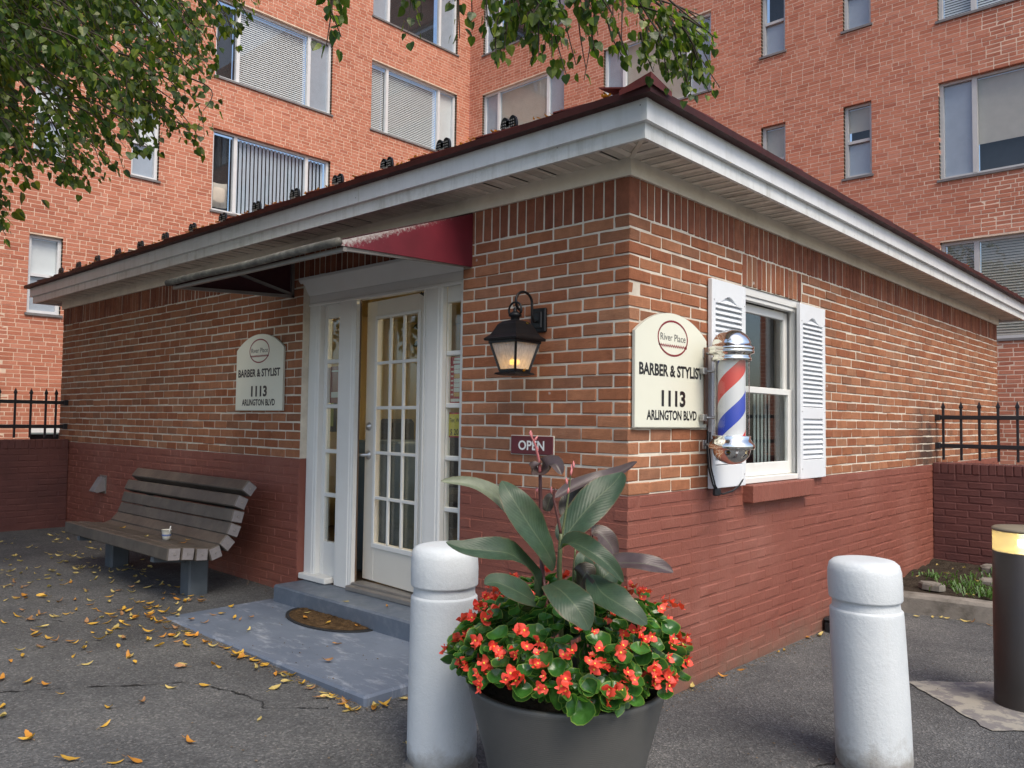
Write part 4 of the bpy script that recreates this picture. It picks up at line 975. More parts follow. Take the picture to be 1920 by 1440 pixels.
def fence(label, mp, bal, z0, zr, ztip, u0, u1):
    f = thing('iron_fence', label, 'fence', mp(u0, 0, z0), 'iron fences on the low walls')
    def part(n, fn): m_ = MB(); fn(m_); m_.v = [mp(u, d, z) for u, d, z in m_.v]; m_.build(n, MT['iron'], f)
    for z in zr: part('rail', lambda m_: m_.bbox(u0, u1, -.018, .018, z-.02, z+.02, .003))
    for z in zr: part('bracket', lambda m_: m_.bbox(u0-.012, u0+.03, -.028, .028, z-.03, z+.03, .003))
    for u in bal:
        def fn(m_, u=u):
            m_.bbox(u-.0105, u+.0105, -.0105, .0105, z0, ztip-.045, .002)
            m_.add([(u-.018, -.012, ztip-.045), (u+.018, -.012, ztip-.045), (u+.018, .012, ztip-.045), (u-.018, .012, ztip-.045), (u, 0, ztip+.012), (u-.012, -.009, ztip-.06), (u+.012, -.009, ztip-.06), (u+.012, .009, ztip-.06), (u-.012, .009, ztip-.06)],
                   [(0, 1, 4), (1, 2, 4), (2, 3, 4), (3, 0, 4), (5, 6, 1, 0), (6, 7, 2, 1), (7, 8, 3, 2), (8, 5, 0, 3)])
        part('baluster', fn)
fence('black spear topped iron fence on the wall right of the shop', lambda u, d, z: (u, 5.27+d, z), [.069+.156*i for i in range(16)], 1.12, (1.255, 1.53), 1.675, .012, 2.6)
fence('black spear topped iron fence on the shaded wall at the far left', lambda u, d, z: (-7.77+d, -u, z), [.122, .227]+[.379+.156*i for i in range(14)], 1.19, (1.315, 1.588), 1.735, .012, 2.6)

# ------------------------------------------------------------------ awning
AX0, AX1, ATY, ATZ = -3.09, -1.135, -.945, 2.352
aw = thing('door_awning', 'faded burgundy door awning with metal frame above the white door', 'awning', (-2.1, 0, 2.37))
def part(name, mat_, fn, par, fix=True): m_ = MB(); fn(m_); return m_.build(name, mat_, par, fix=fix)
def wearmat():
    m, n, l, b = nmat('worn_awning_side'); p = pos(n); sx = n.new('ShaderNodeSeparateXYZ'); l.new(p, sx.inputs[0])
    # flaked grey-white along the sun-bleached upper edge: height of the edge falls with y
    e = N_(n, 'ShaderNodeMath', operation='MULTIPLY_ADD'); l.new(sx.outputs[1], e.inputs[0]); e.inputs[1].default_value = -.352; l.new(sx.outputs[2], e.inputs[2])   # z - .352 y
    k = N_(n, 'ShaderNodeMath', operation='MULTIPLY_ADD'); l.new(noise(n, l, 60, 6, .75, p), k.inputs[0]); k.inputs[1].default_value = .16; l.new(e.outputs[0], k.inputs[2])
    y = N_(n, 'ShaderNodeMath', operation='MULTIPLY_ADD'); l.new(sx.outputs[1], y.inputs[0]); y.inputs[1].default_value = -.06; l.new(k.outputs[0], y.inputs[2])
    c = ramp(n, l, noise(n, l, 4, 4, .6, p), [(.3, (.11, .009, .018)), (.7, (.16, .013, .026))])
    mr = N_(n, 'ShaderNodeMapRange'); l.new(y.outputs[0], mr.inputs[0]); mr.inputs[1].default_value = 2.775; mr.inputs[2].default_value = 2.82
    c = mixc(n, l, mr.outputs[0], c, rgb(.42, .4, .38)); l.new(c, b.inputs['Base Color']); b.inputs['Roughness'].default_value = .55; return m
wm = wearmat()
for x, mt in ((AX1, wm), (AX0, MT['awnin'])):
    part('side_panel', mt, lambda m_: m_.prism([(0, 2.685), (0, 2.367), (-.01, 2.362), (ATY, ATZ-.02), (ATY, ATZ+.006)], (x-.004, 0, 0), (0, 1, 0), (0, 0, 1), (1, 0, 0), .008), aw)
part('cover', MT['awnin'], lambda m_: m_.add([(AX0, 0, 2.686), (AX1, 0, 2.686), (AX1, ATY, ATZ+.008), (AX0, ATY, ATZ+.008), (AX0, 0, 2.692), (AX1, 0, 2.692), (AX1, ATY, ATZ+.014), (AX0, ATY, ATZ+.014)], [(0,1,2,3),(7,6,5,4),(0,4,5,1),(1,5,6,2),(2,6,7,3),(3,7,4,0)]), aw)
part('front_roll', MT['awnbar'], lambda m_: m_.tube([(AX0-.01+t*(AX1-AX0+.015), ATY-.012, ATZ-.004+.003*math.sin(9*t)) for t in np.linspace(0, 1, 24)], .022, 12), aw)
part('front_bar', MT['alu'], lambda m_: m_.beam((AX0, ATY+.03, ATZ-.034), (AX1, ATY+.03, ATZ-.034), .022, .022), aw)
for x in (AX0+.016, AX1-.018):
    part('bottom_rail', MT['alu'], lambda m_: m_.beam((x, 0, 2.37), (x, ATY+.02, ATZ-.03), .022, .022), aw)
    part('wall_upright', MT['alu'], lambda m_: m_.beam((x, -.013, 2.36), (x, -.013, 2.68), .022, .022, 0, (1, 0, 0)), aw)
    part('brace', MT['alu'], lambda m_: m_.beam((x, -.02, 2.385), (x, -.52, 2.495), .02, .02), aw)

# ------------------------------------------------------------------ signs
def sign(label, org, U, N, w=.715, h1=.49, h2=.61):
    s = thing('shop_sign', label, 'sign', org, 'arched shop signs'); org, U, N, Z = Vector(org), Vector(U), Vector(N), Vector((0, 0, 1))
    R = (w*w/4+(h2-h1)**2)/(2*(h2-h1)); outl = [(-w/2, 0), (w/2, 0)]; t0 = math.asin(w/2/R)
    outl += [(R*math.sin(t), h2-R+R*math.cos(t)) for t in np.linspace(t0, -t0, 25)]
    m_ = MB(); m_.prism(outl, org+N*.008, U, Z, N, .014, 0); b = m_.build('board', MT['signedge'], s)
    m_ = MB(); m_.add([org+N*.0232+U*(u*.992)+Z*(.003+v*.991) for u, v in outl], [list(range(len(outl)))]); m_.build('face', MT['signface'], s, fix=False)
    F = .0242
    cx, cz, r = .0, .475, .097
    m_ = MB(); V = []
    for k in range(48):
        t = 2*math.pi*k/48
        for rr in (r, r-.0105): V.append(org+N*F+U*(cx+(rr+.055)*math.cos(t))+Z*(cz+rr*math.sin(t)))
    m_.add(V, [(2*k, 2*((k+1) % 48), 2*((k+1) % 48)+1, 2*k+1) for k in range(48)]); m_.build('logo_ring', MT['redvinyl'], s, fix=False)
    m_ = MB(); V = []; n = 90
    for k in range(n+1):
        u = -.141+.282*k/n; zz = cz-.042+.005*math.sin(k*2*math.pi/6); V += [org+N*F+U*u+Z*(zz-.004), org+N*F+U*u+Z*(zz+.006)]
    m_.add(V, [(2*k, 2*k+2, 2*k+3, 2*k+1) for k in range(n)]); m_.build('logo_wave', MT['redvinyl'], s, fix=False)
    text('lettering', 'River Place', MT['thin'], s, org+Z*(cz-.014), U, Z, N, .054, width=.25, th=F)
    text('lettering', 'BARBER & STYLIST', MT['letter'], s, org+Z*.272+U*-.006, U, Z, N, .084, width=.635, bold=.034, th=F)
    text('lettering', '1113', MT['letter'], s, org+Z*.116, U, Z, N, .111, width=.24, bold=.04, th=F)
    text('lettering', 'ARLINGTON BLVD', MT['letter'], s, org+Z*.042, U, Z, N, .069, width=.50, bold=.03, th=F)
    return s
sign('cream arched address sign on the shaded front wall above the bench', (-3.512, 0, 1.50), (1, 0, 0), (0, -1, 0))
sign('cream arched address sign on the side wall left of the barber pole', (0, .376, 1.418), (0, 1, 0), (1, 0, 0), w=.72)
s = thing('open_sign', 'small maroon plate reading OPEN on the brick pier', 'sign', (-.632, 0, 1.31))
part('plate', MT['openred'], lambda m_: m_.bbox(-.786, -.478, -.014, -.003, 1.2605, 1.361, .003), s)
part('edging', MT['signedge'], lambda m_: m_.bbox(-.790, -.474, -.010, -.002, 1.2565, 1.365, .002), s)
text('lettering', 'OPEN', MT['whitevinyl'], s, (-.632, 0, 1.285), (1, 0, 0), (0, 0, 1), (0, -1, 0), .072, width=.19, bold=.022, th=.0148)

# paper notices behind the glass
def notice(name, label, boxes, mats, org):
    m_ = MB()
    for b in boxes: m_.box(*b)
    o = m_.build(name, mats, org=org); return tag(o, label, 'notice')
bx = [(-1.446, -1.316, .1285, .1295, 1.552, 1.842, 0)]
for i in range(7): bx += [(-1.440, -1.418, .1272, .1284, 1.600+.029*i, 1.610+.029*i, 1), (-1.412, -1.32, .1272, .1284, 1.592+.029*i, 1.618+.029*i, 2 if i in (0, 4) else 1)]
bx += [(-1.42, -1.32, .1272, .1284, 1.800, 1.818, 1), (-1.412, -1.32, .1272, .1284, 1.822, 1.836, 1), (-1.44, -1.32, .1272, .1284, 1.56, 1.578, 1)]
notice('hours_notice', 'red opening hours card behind the right sidelight glass', bx, [MT['posterred'], MT['paper'], MT['orangepaper']], (-1.38, .129, 1.7))
n2 = thing('price_notice', 'yellow handwritten price card below the red hours card', 'notice', (-1.38, .129, 1.42))
part('card', MT['posteryel'], lambda m_: m_.box(-1.452, -1.31, .1275, .1285, 1.345, 1.482), n2)
part('border', MT['posterred'], lambda m_: (m_.box(-1.455, -1.31, .1285, .1292, 1.335, 1.492)), n2)
text('lettering', 'Tier, Wh', MT['letter'], n2, (-1.448, .1275, 1.43), (1, 0, 0), (0, 0, 1), (0, -1, 0), .04, 'LEFT', .7, .008, .0008)
text('lettering', '$ 20', MT['letter'], n2, (-1.442, .1275, 1.352), (1, 0, 0), (0, 0, 1), (0, -1, 0), .052, 'LEFT', .85, .012, .0008)
notice('door_poster', 'dull red poster behind the left sidelight glass', [(-2.755, -2.60, .1285, .1295, 1.56, 1.83, 0), (-2.74, -2.62, .1272, .1284, 1.79, 1.80, 1), (-2.74, -2.62, .1272, .1284, 1.6, 1.64, 1)], [M('faded_red_poster', (.24, .06, .045), .7), MT['paper']], (-2.68, .129, 1.7))

# ------------------------------------------------------------------ wall lantern
lx, ly = -.59, -.205
ln = thing('wall_lantern', 'black wall lantern with seeded glass and lit amber bulb', 'lantern', (lx, 0, 1.68))
part('back_plate', MT['black'], lambda m_: (m_.bbox(lx-.055, lx+.055, -.022, -.001, 1.93, 2.065, .006), m_.bbox(lx-.035, lx+.035, -.032, -.02, 1.95, 2.045, .006)), ln)
def hook(m_):
    P = [(lx, -.03, 1.985)]
    for t in np.linspace(0, 1, 22):
        a = -0.25*math.pi+t*1.62*math.pi; P.append((lx, -.135+.062*math.cos(a)*1.05, 2.085+.055*math.sin(a)))
    m_.tube([(lx, -.025, 1.99), (lx, -.055, 1.985), (lx, -.068, 2.02)]+P[4:], .0075, 8)
    m_.tube([(lx+.045*math.cos(t), ly+.0, 2.035+.042*math.sin(t)) for t in np.linspace(-.5, math.pi+.5, 18)], .006, 8)
part('hook', MT['black'], hook, ln)
def cap(m_):
    prof = [(.115, 1.868), (.118, 1.878), (.112, 1.885), (.094, 1.9), (.08, 1.925), (.066, 1.955), (.05, 1.972), (.026, 1.98)]
    V = [(lx+sx*r, ly+sy*r, z) for r, z in prof for sx, sy in ((-1, -1), (1, -1), (1, 1), (-1, 1))]
    m_.add(V, [(i*4+k, i*4+(k+1) % 4, (i+1)*4+(k+1) % 4, (i+1)*4+k) for i in range(len(prof)-1) for k in range(4)]+[(3, 2, 1, 0)])
part('cap', MT['black'], cap, ln)
part('finial', MT['black'], lambda m_: m_.lathe([(.024, 1.976), (.024, 1.995), (.034, 2.0), (.036, 2.01), (.03, 2.018), (.018, 2.024), (.009, 2.03), (.012, 2.038), (.008, 2.047), (0.0005, 2.05)], lx, ly, 18), ln)
top_, bot_, zt, zb = .095, .054, 1.868, 1.706
def cage(m_):
    for sx, sy in ((-1, -1), (1, -1), (1, 1), (-1, 1)): m_.beam((lx+sx*top_, ly+sy*top_, zt), (lx+sx*bot_, ly+sy*bot_, zb), .013, .013)
    for r, z, w in ((top_, zt-.006, .016), (bot_, zb+.004, .014)):
        for a, b in (((-1, -1), (1, -1)), ((1, -1), (1, 1)), ((1, 1), (-1, 1)), ((-1, 1), (-1, -1))): m_.beam((lx+a[0]*r, ly+a[1]*r, z), (lx+b[0]*r, ly+b[1]*r, z), w, w)
    V = [(lx+sx*r, ly+sy*r, z) for r, z in ((.054, 1.704), (.072, 1.698), (.078, 1.69), (.05, 1.684)) for sx, sy in ((-1, -1), (1, -1), (1, 1), (-1, 1))]
    m_.add(V, [(i*4+k, i*4+(k+1) % 4, (i+1)*4+(k+1) % 4, (i+1)*4+k) for i in range(3) for k in range(4)]+[(15, 14, 13, 12), (0, 1, 2, 3)])
part('cage', MT['black'], cage, ln)
for a, b in (((-1, -1), (1, -1)), ((1, -1), (1, 1)), ((1, 1), (-1, 1)), ((-1, 1), (-1, -1))):
    part('pane', MT['frost'], lambda m_: m_.add([(lx+a[0]*top_*.96, ly+a[1]*top_*.96, zt), (lx+b[0]*top_*.96, ly+b[1]*top_*.96, zt), (lx+b[0]*bot_*.94, ly+b[1]*bot_*.94, zb), (lx+a[0]*bot_*.94, ly+a[1]*bot_*.94, zb)], [(0, 1, 2, 3)]), ln, False)
part('bulb', M('white_spiral_bulb', (.7, .7, .66), .4), lambda m_: [m_.tube([(lx+.018*math.cos(a), ly+.018*math.sin(a), 1.765), (lx+.018*math.cos(a), ly+.018*math.sin(a), 1.825), (lx+.008*math.cos(a), ly+.008*math.sin(a), 1.833)], .006, 8) for a in np.linspace(0, 2*math.pi, 6, endpoint=False)], ln)
part('bulb_glow', emis('amber_bulb_base', (1, .5, .06), 3.5), lambda m_: m_.lathe([(.001, 1.742), (.026, 1.743), (.028, 1.75), (.028, 1.762), (.024, 1.768), (.001, 1.769)], lx, ly, 18), ln)
part('bulb_socket', MT['paper'], lambda m_: m_.lathe([(.012, 1.70), (.014, 1.742), (.001, 1.742)], lx, ly, 12), ln)

# ------------------------------------------------------------------ barber pole
px_, py_, PR = .195, .70, .096
bp = thing('barber_pole', 'chrome barber pole with red, white and blue stripes beside the window', 'barber pole', (px_, py_, 1.23))
part('dome', MT['chrome'], lambda m_: m_.lathe([(.116, 1.845), (.121, 1.85), (.121, 1.862), (.112, 1.866), (.107, 1.87)]+[(.105*math.cos(t), 1.87+.09*math.sin(t)) for t in np.linspace(0, math.pi/2-.001, 12)], px_, py_, 40), bp)
part('upper_collar', MT['chrome'], lambda m_: m_.lathe([(.098, 1.785), (.106, 1.785), (.106, 1.803), (.1, 1.808), (.1, 1.82), (.119, 1.826), (.122, 1.836), (.119, 1.845), (.05, 1.845)], px_, py_, 40), bp)
part('lower_collar', MT['chrome'], lambda m_: m_.lathe([(.05, 1.378), (.101, 1.378), (.103, 1.374), (.1, 1.36), (.106, 1.355), (.11, 1.345), (.122, 1.335), (.125, 1.315), (.12, 1.305), (.106, 1.302), (.05, 1.302)], px_, py_, 40), bp)
part('bowl', MT['chrome'], lambda m_: m_.lathe([(.102, 1.303)]+[(.1*math.cos(t), 1.30-.08*math.sin(t)) for t in np.linspace(0, math.pi/2-.001, 12)], px_, py_, 40), bp)
def polemat():
    m, n, l, b = nmat('barber_stripes'); tc = n.new('ShaderNodeUVMap'); sx = n.new('ShaderNodeSeparateXYZ'); l.new(tc.outputs[0], sx.inputs[0])
    a = N_(n, 'ShaderNodeMath', operation='ADD'); l.new(sx.outputs[0], a.inputs[0]); l.new(sx.outputs[1], a.inputs[1])
    f = N_(n, 'ShaderNodeMath', operation='FRACT'); l.new(a.outputs[0], f.inputs[0])
    c = ramp(n, l, f.outputs[0], [(0, (.68, .7, .72)), (.25, (.62, .03, .025)), (.5, (.68, .7, .72)), (.75, (.012, .06, .5))], 'CONSTANT')
    l.new(c, b.inputs['Base Color']); b.inputs['Roughness'].default_value = .4; return m
V = []; F = []; uv = []; nz, na = 24, 48; rr = .074
for i in range(nz+1):
    for k in range(na+1):
        t = 2*math.pi*k/na; V.append((px_+rr*math.cos(t), py_+rr*math.sin(t), 1.375+.42*i/nz)); uv.append((-k/na*1.0, i/nz*.98+.46))
F = [(i*(na+1)+k, i*(na+1)+k+1, (i+1)*(na+1)+k+1, (i+1)*(na+1)+k) for i in range(nz) for k in range(na)]
mk('striped_cylinder', V, F, polemat(), bp, smooth=True, uv=uv)
part('glass_tube', MT['acrylic'], lambda m_: m_.lathe([(PR, 1.375), (PR, 1.795)], px_, py_, 40), bp)
def spine(m_):
    m_.bbox(px_-PR+.006, px_-PR+.014, py_-.02, py_+.02, 1.38, 1.79, .002)
    for i in range(14): m_.bbox(px_-PR+.014, px_-PR+.02, py_-.03, py_-.022, 1.395+.029*i, 1.403+.029*i, .001)
part('inner_spine', MT['steel'], spine, bp)
part('wall_bar', M('brown_mount_board', (.16, .09, .06), .7, var=.2), lambda m_: m_.bbox(.023, .036, py_-.002, py_+.036, 1.44, 1.87, .003), bp)
for z in (1.84, 1.33):
    part('bracket_arm', MT['steel'], lambda m_: (m_.tube([(.03, py_+.01, z-.004), (.06, py_+.01, z-.006), (px_-.1, py_, z-.008)], .009, 8), m_.bbox(.02, .03, py_-.012, py_+.03, z-.03, z+.02, .002)), bp)
for z in (1.735, 1.475):
    part('clamp', MT['steel'], lambda m_: (m_.bbox(.03, .06, py_-.06, py_-.02, z-.018, z+.018, .003), m_.tube([(.05, py_-.03, z), (.05, py_+.03, z), (px_-PR, py_, z)], .008, 8)), bp)
def cable(m_):
    P = [(.045, py_+.01, 1.40), (.04, py_+.012, 1.30), (.045, py_+.02, 1.2), (.05, py_+.06, 1.10), (.05, py_+.1, 1.058), (.048, py_+.18, 1.04), (.045, py_+.30, 1.05), (.04, py_+.40, 1.08), (.03, py_+.47, 1.12)]
    Q = []
    for i in range(len(P)-1):
        for t in np.linspace(0, 1, 6, endpoint=False): Q.append(Vector(P[i]).lerp(Vector(P[i+1]), t))
    m_.tube(Q, .0055, 6); m_.tube([q+Vector((.008, .012, -.004)) for q in Q[:26]], .0045, 6); m_.bbox(.04, .065, py_+.07, py_+.13, 1.035, 1.075, .006)
part('cable', MT['rubber'], cable, bp)
for i in range(5):
    pass

# ------------------------------------------------------------------ bollards
def bollard(label, x, y, z, r, h, lean):
    b = thing('bollard', label, 'bollard', (x, y, z), 'white concrete bollards')
    def fn(p):
        dz = p[2]-z; return (p[0]+lean[0]*dz, p[1]+lean[1]*dz, p[2])
    ph = random.random()*6
    def wob(p): 
        a = math.atan2(p[1]-y, p[0]-x); k = 1+.006*math.sin(3*a+ph+p[2]*9)+.004*math.sin(7*a-p[2]*21); q = (x+(p[0]-x)*k, y+(p[1]-y)*k, p[2]); return fn(q)
    R2 = r*.965
    part('shaft', MT['bollard'], lambda m_: m_.lathe([(r*.93, z-.05), (r*.94, z+.03), (r*1.01, z+.05), (r*1.01, z+.09), (r*1.0, z+.3), (r*.99, z+.55), (r*.977, z+h-.228), (r*.975, z+h-.222), (r*.968, z+h-.214), (r*.966, z+h-.213), (r*.915, z+h-.206)], x, y, 48, 0, True, wob), b)
    part('groove', MT['bollard'], lambda m_: m_.lathe([(r*.915, z+h-.208), (r*.9, z+h-.19), (r*.9, z+h-.17), (r*.92, z+h-.165)], x, y, 48, 0, True, wob), b)
    part('head', MT['bollard'], lambda m_: m_.lathe([(r*.86, z+h-.168), (r*.965, z+h-.168), (r*.967, z+h-.1675), (r*.98, z+h-.163), (r*.981, z+h-.162), (r*.99, z+h-.1), (r*.975, z+h-.05), (r*.93, z+h-.022), (r*.82, z+h-.008), (r*.6, z+h-.001), (r*.3, z+h), (.001, z+h)], x, y, 48, 0, True, wob), b)
    part('base_ring', MT['concrete'], lambda m_: m_.lathe([(r*1.06, z-.03), (r*1.05, z+.012), (r*.9, z+.03)], x, y, 40, 0, True), b)
bollard('white painted concrete bollard just left of the flower planter', -.2, -1.045, gnd(-.2, -1.045), .142, .905, (0, 0))
bollard('white painted concrete bollard leaning left, right of the planter', 1.085, .25, gnd(1.085, .25)-.01, .150, .888, (-.034, -.031))
# lamp bollard at the right edge
bx0, by0 = 1.385, 1.655; z0 = gnd(bx0, by0)
lb = thing('bollard_lamp', 'dark brown bollard lamp with lit clear top at the right edge', 'lamp', (bx0, by0, z0))
part('post', MT['lampbody'], lambda m_: m_.lathe([(.155, z0-.02), (.15, z0+.01), (.148, z0+.02), (.148, z0+.80), (.14, z0+.806), (.12, z0+.806)], bx0, by0, 48), lb)
part('lens', MT['lens'], lambda m_: m_.lathe([(.146, z0+.805), (.146, z0+.915)], bx0, by0, 48), lb)
part('lid', M('bronze_lid', (.2, .17, .12), .5), lambda m_: m_.lathe([(.12, z0+.912), (.149, z0+.913), (.15, z0+.925), (.14, z0+.932), (.001, z0+.938)], bx0, by0, 48), lb)
part('reflector', M('cream_reflector', (.75, .7, .5), .35), lambda m_: m_.lathe([(.14, z0+.808), (.06, z0+.815), (.04, z0+.83), (.001, z0+.832)], bx0, by0, 32), lb)
part('reflector_cone', M('cream_reflector_cone', (.75, .7, .5), .35), lambda m_: m_.lathe([(.138, z0+.911), (.08, z0+.895), (.045, z0+.87), (.001, z0+.868)], bx0, by0, 32), lb)
part('lamp_bulb', emis('warm_lamp', (1, .84, .5), 16), lambda m_: m_.lathe([(.001, z0+.83), (.028, z0+.835), (.032, z0+.85), (.028, z0+.866), (.001, z0+.87)], bx0, by0, 20), lb)

# bait box at the foot of the side wall
bb = thing('bait_box', 'small black plastic bait box at the foot of the side wall', 'box', (.07, 2.52, gnd(.07, 2.52)))
zz = gnd(.07, 2.52)
part('body', MT['rubber'], lambda m_: m_.bbox(.012, .13, 2.42, 2.66, zz-.01, zz+.08, .015), bb); part('lid', MT['rubber'], lambda m_: m_.bbox(.008, .134, 2.415, 2.665, zz+.078, zz+.105, .012), bb)
# angled metal box on the shaded front wall
wbx = thing('wall_vent_box', 'small slanted grey metal box on the shaded painted wall', 'box', (-6.64, 0, .66))
part('housing', MT['slatend'], lambda m_: m_.prism([(0, .80), (-.03, .80), (-.115, .655), (-.085, .64), (0, .66)], (-6.71, 0, 0), (0, 1, 0), (0, 0, 1), (1, 0, 0), .14), wbx)
part('flange', MT['alu'], lambda m_: m_.bbox(-6.73, -6.55, -.006, -.001, .63, .82, .002), wbx)

# ------------------------------------------------------------------ bench
SLT = [(-.251, .916), (-.314, .817), (-.34, .716), (-.366, .62), (-.416, .532), (-.505, .471), (-.606, .471), (-.708, .486), (-.807, .494)]
bx0_, bx1_ = -5.17, -3.2
bn = thing('park_bench', 'contoured dark brown slatted bench against the shaded front wall', 'bench', (-4.2, -.55, .13))
for i, (y, z) in enumerate(SLT):
    a = Vector(SLT[max(0, i-1)]); b = Vector(SLT[min(len(SLT)-1, i+1)]); d = (b-a).normalized(); n_ = Vector((-d.y, d.x)); s = .0455
    if i == 0: d = Vector((-.62, -.78)); d.normalize(); n_ = Vector((-d.y, d.x))
    m_ = MB(); m_.bbox(bx0_, bx1_, -s, s, -s, s, .007); m_.v = [(x, y+d.x*u+n_.x*v, z+d.y*u+n_.y*v) for x, u, v in m_.v]
    sl = m_.build('slat', MT['wood'], bn, org=(-4.2, y, z))
    for xx, sg in ((bx1_, 1), (bx0_, -1)):
        m_ = MB(); m_.box(min(xx, xx+sg*.004), max(xx, xx+sg*.004), -s+.006, s-.006, -s+.006, s-.006); m_.box(min(xx, xx+sg*.007), max(xx, xx+sg*.007), -.006, .006, -.006, .006, 1)
        m_.v = [(x, y+d.x*u+n_.x*v, z+d.y*u+n_.y*v) for x, u, v in m_.v]; m_.build('end_cap', [MT['slatend'], MT['alu']], sl)
for x in (-3.47, -4.88):
    zg = gnd(x, -.53)
    part('pedestal', MT['pedestal'], lambda m_: (m_.bbox(x-.075, x+.075, -.6, -.45, zg-.02, .44, .012)), bn)
    def arm(m_):
        P = [(-.84, .435), (-.70, .42), (-.60, .405), (-.50, .405), (-.40, .43), (-.33, .5), (-.295, .62), (-.27, .72), (-.245, .82), (-.20, .9)]
        for (y0, z0_), (y1, z1_) in zip(P[:-1], P[1:]): m_.beam((x, y0, z0_), (x, y1, z1_), .05, .045)
    part('arm', MT['pedestal'], arm, bn)
cup = thing('paper_cup', 'small white paper cup left on the bench seat', 'cup', (-3.72, -.62, .522))
cx0, cy0, cz0 = -3.74, -.62, .519
part('cup_body', MT['paper'], lambda m_: m_.lathe([(.001, cz0), (.026, cz0), (.03, cz0+.03), (.037, cz0+.075), (.039, cz0+.076), (.035, cz0+.074), (.025, cz0+.004), (.001, cz0+.004)], cx0, cy0, 24), cup)
part('straw', MT['whitevinyl'], lambda m_: m_.tube([(cx0+.02, cy0, cz0+.02), (cx0+.045, cy0+.01, cz0+.105)], .004, 8), cup)
part('print', M('blue_print', (.1, .14, .3), .6), lambda m_: m_.lathe([(.0335, cz0+.03), (.0352, cz0+.042)], cx0, cy0, 24), cup)
# door mat: half round coir on a rubber backing
dm = thing('door_mat', 'half round brown coir door mat with black rubber edge', 'mat', (-2.1, -.25, .142))
def half(m_, r, z0, z1, jit=0):
    n = 40; V = []
    for z in (z0, z1):
        for k in range(n+1):
            t = math.pi*k/n; q = r*(1+jit*RNG.normal()); V.append((-2.13-q*1.06*math.cos(t)*1.0, -.236-q*.62*math.sin(t), z))
    m_.add(V, [list(range(n+1))[::-1], list(range(n+1, 2*n+2))]+[(k, k+1, n+2+k, n+1+k) for k in range(n)]+[(n, 0, n+1, 2*n+1)])
part('backing', MT['rubber'], lambda m_: half(m_, .39, .1425, .151), dm)
V = []; F = []; nr, na = 14, 60
for i in range(nr+1):
    for k in range(na+1):
        t = math.pi*k/na; q = .36*i/nr
        bulge = .012*math.sqrt(max(0, 1-(i/nr)**4)); braid = .006*math.sin(k*1.1+i*2.4)*math.sin(i*1.9)
        V.append((-2.13-q*1.06*math.cos(t), -.238-q*.62*math.sin(t), .1525+bulge+braid*(1 if i < nr else 0)))
mk('coir_pile', V, [(i*(na+1)+k, i*(na+1)+k+1, (i+1)*(na+1)+k+1, (i+1)*(na+1)+k) for i in range(nr) for k in range(na)], MT['coir'], dm, smooth=True)

# ------------------------------------------------------------------ planter with canna and begonias
PX, PY = .449, -1.04; PZ = gnd(PX, PY); RIM = .515
pt = thing('planter', 'large charcoal round tapered planter full of red begonias', 'planter', (PX, PY, PZ))
def potmat():
    m, n, l, b = nmat('ribbed_charcoal_pot'); p = pos(n); sx = n.new('ShaderNodeSeparateXYZ'); l.new(p, sx.inputs[0])
    c = ramp(n, l, noise(n, l, 4, 5, .6, p), [(.3, (.075, .075, .07)), (.7, (.1, .098, .092))])
    c = mixc(n, l, ramp(n, l, noise(n, l, 160, 2, .5, p), [(.72, (0, 0, 0)), (.78, (.5,)*3)]), c, rgb(.2, .2, .19)); l.new(c, b.inputs['Base Color'])
    b.inputs['Roughness'].default_value = .48
    s = N_(n, 'ShaderNodeMath', operation='MULTIPLY'); l.new(sx.outputs[2], s.inputs[0]); s.inputs[1].default_value = 900
    w = N_(n, 'ShaderNodeMath', operation='SINE'); l.new(s.outputs[0], w.inputs[0]); bump(n, l, b, w.outputs[0], .12, .0015); return m
part('pot', potmat(), lambda m_: m_.lathe([(.20, PZ-.01), (.235, PZ), (.262, PZ+.12), (.292, PZ+.27), (.333, PZ+.42), (.353, RIM-.02), (.357, RIM-.004), (.353, RIM), (.335, RIM-.002), (.325, RIM-.02), (.31, RIM-.08)], PX, PY, 64), pt)
V = []; F = []
for i in range(9):
    for k in range(32): t = 2*math.pi*k/32; r = .318*i/8; V.append((PX+r*math.cos(t), PY+r*math.sin(t), RIM-.06+.05*(1-(i/8)**2)+RNG.normal(0, .006)))
F = [(i*32+k, i*32+(k+1) % 32, (i+1)*32+(k+1) % 32, (i+1)*32+k) for i in range(8) for k in range(32)]
mk('potting_soil', V, F, MT['soil'], pt, smooth=True)

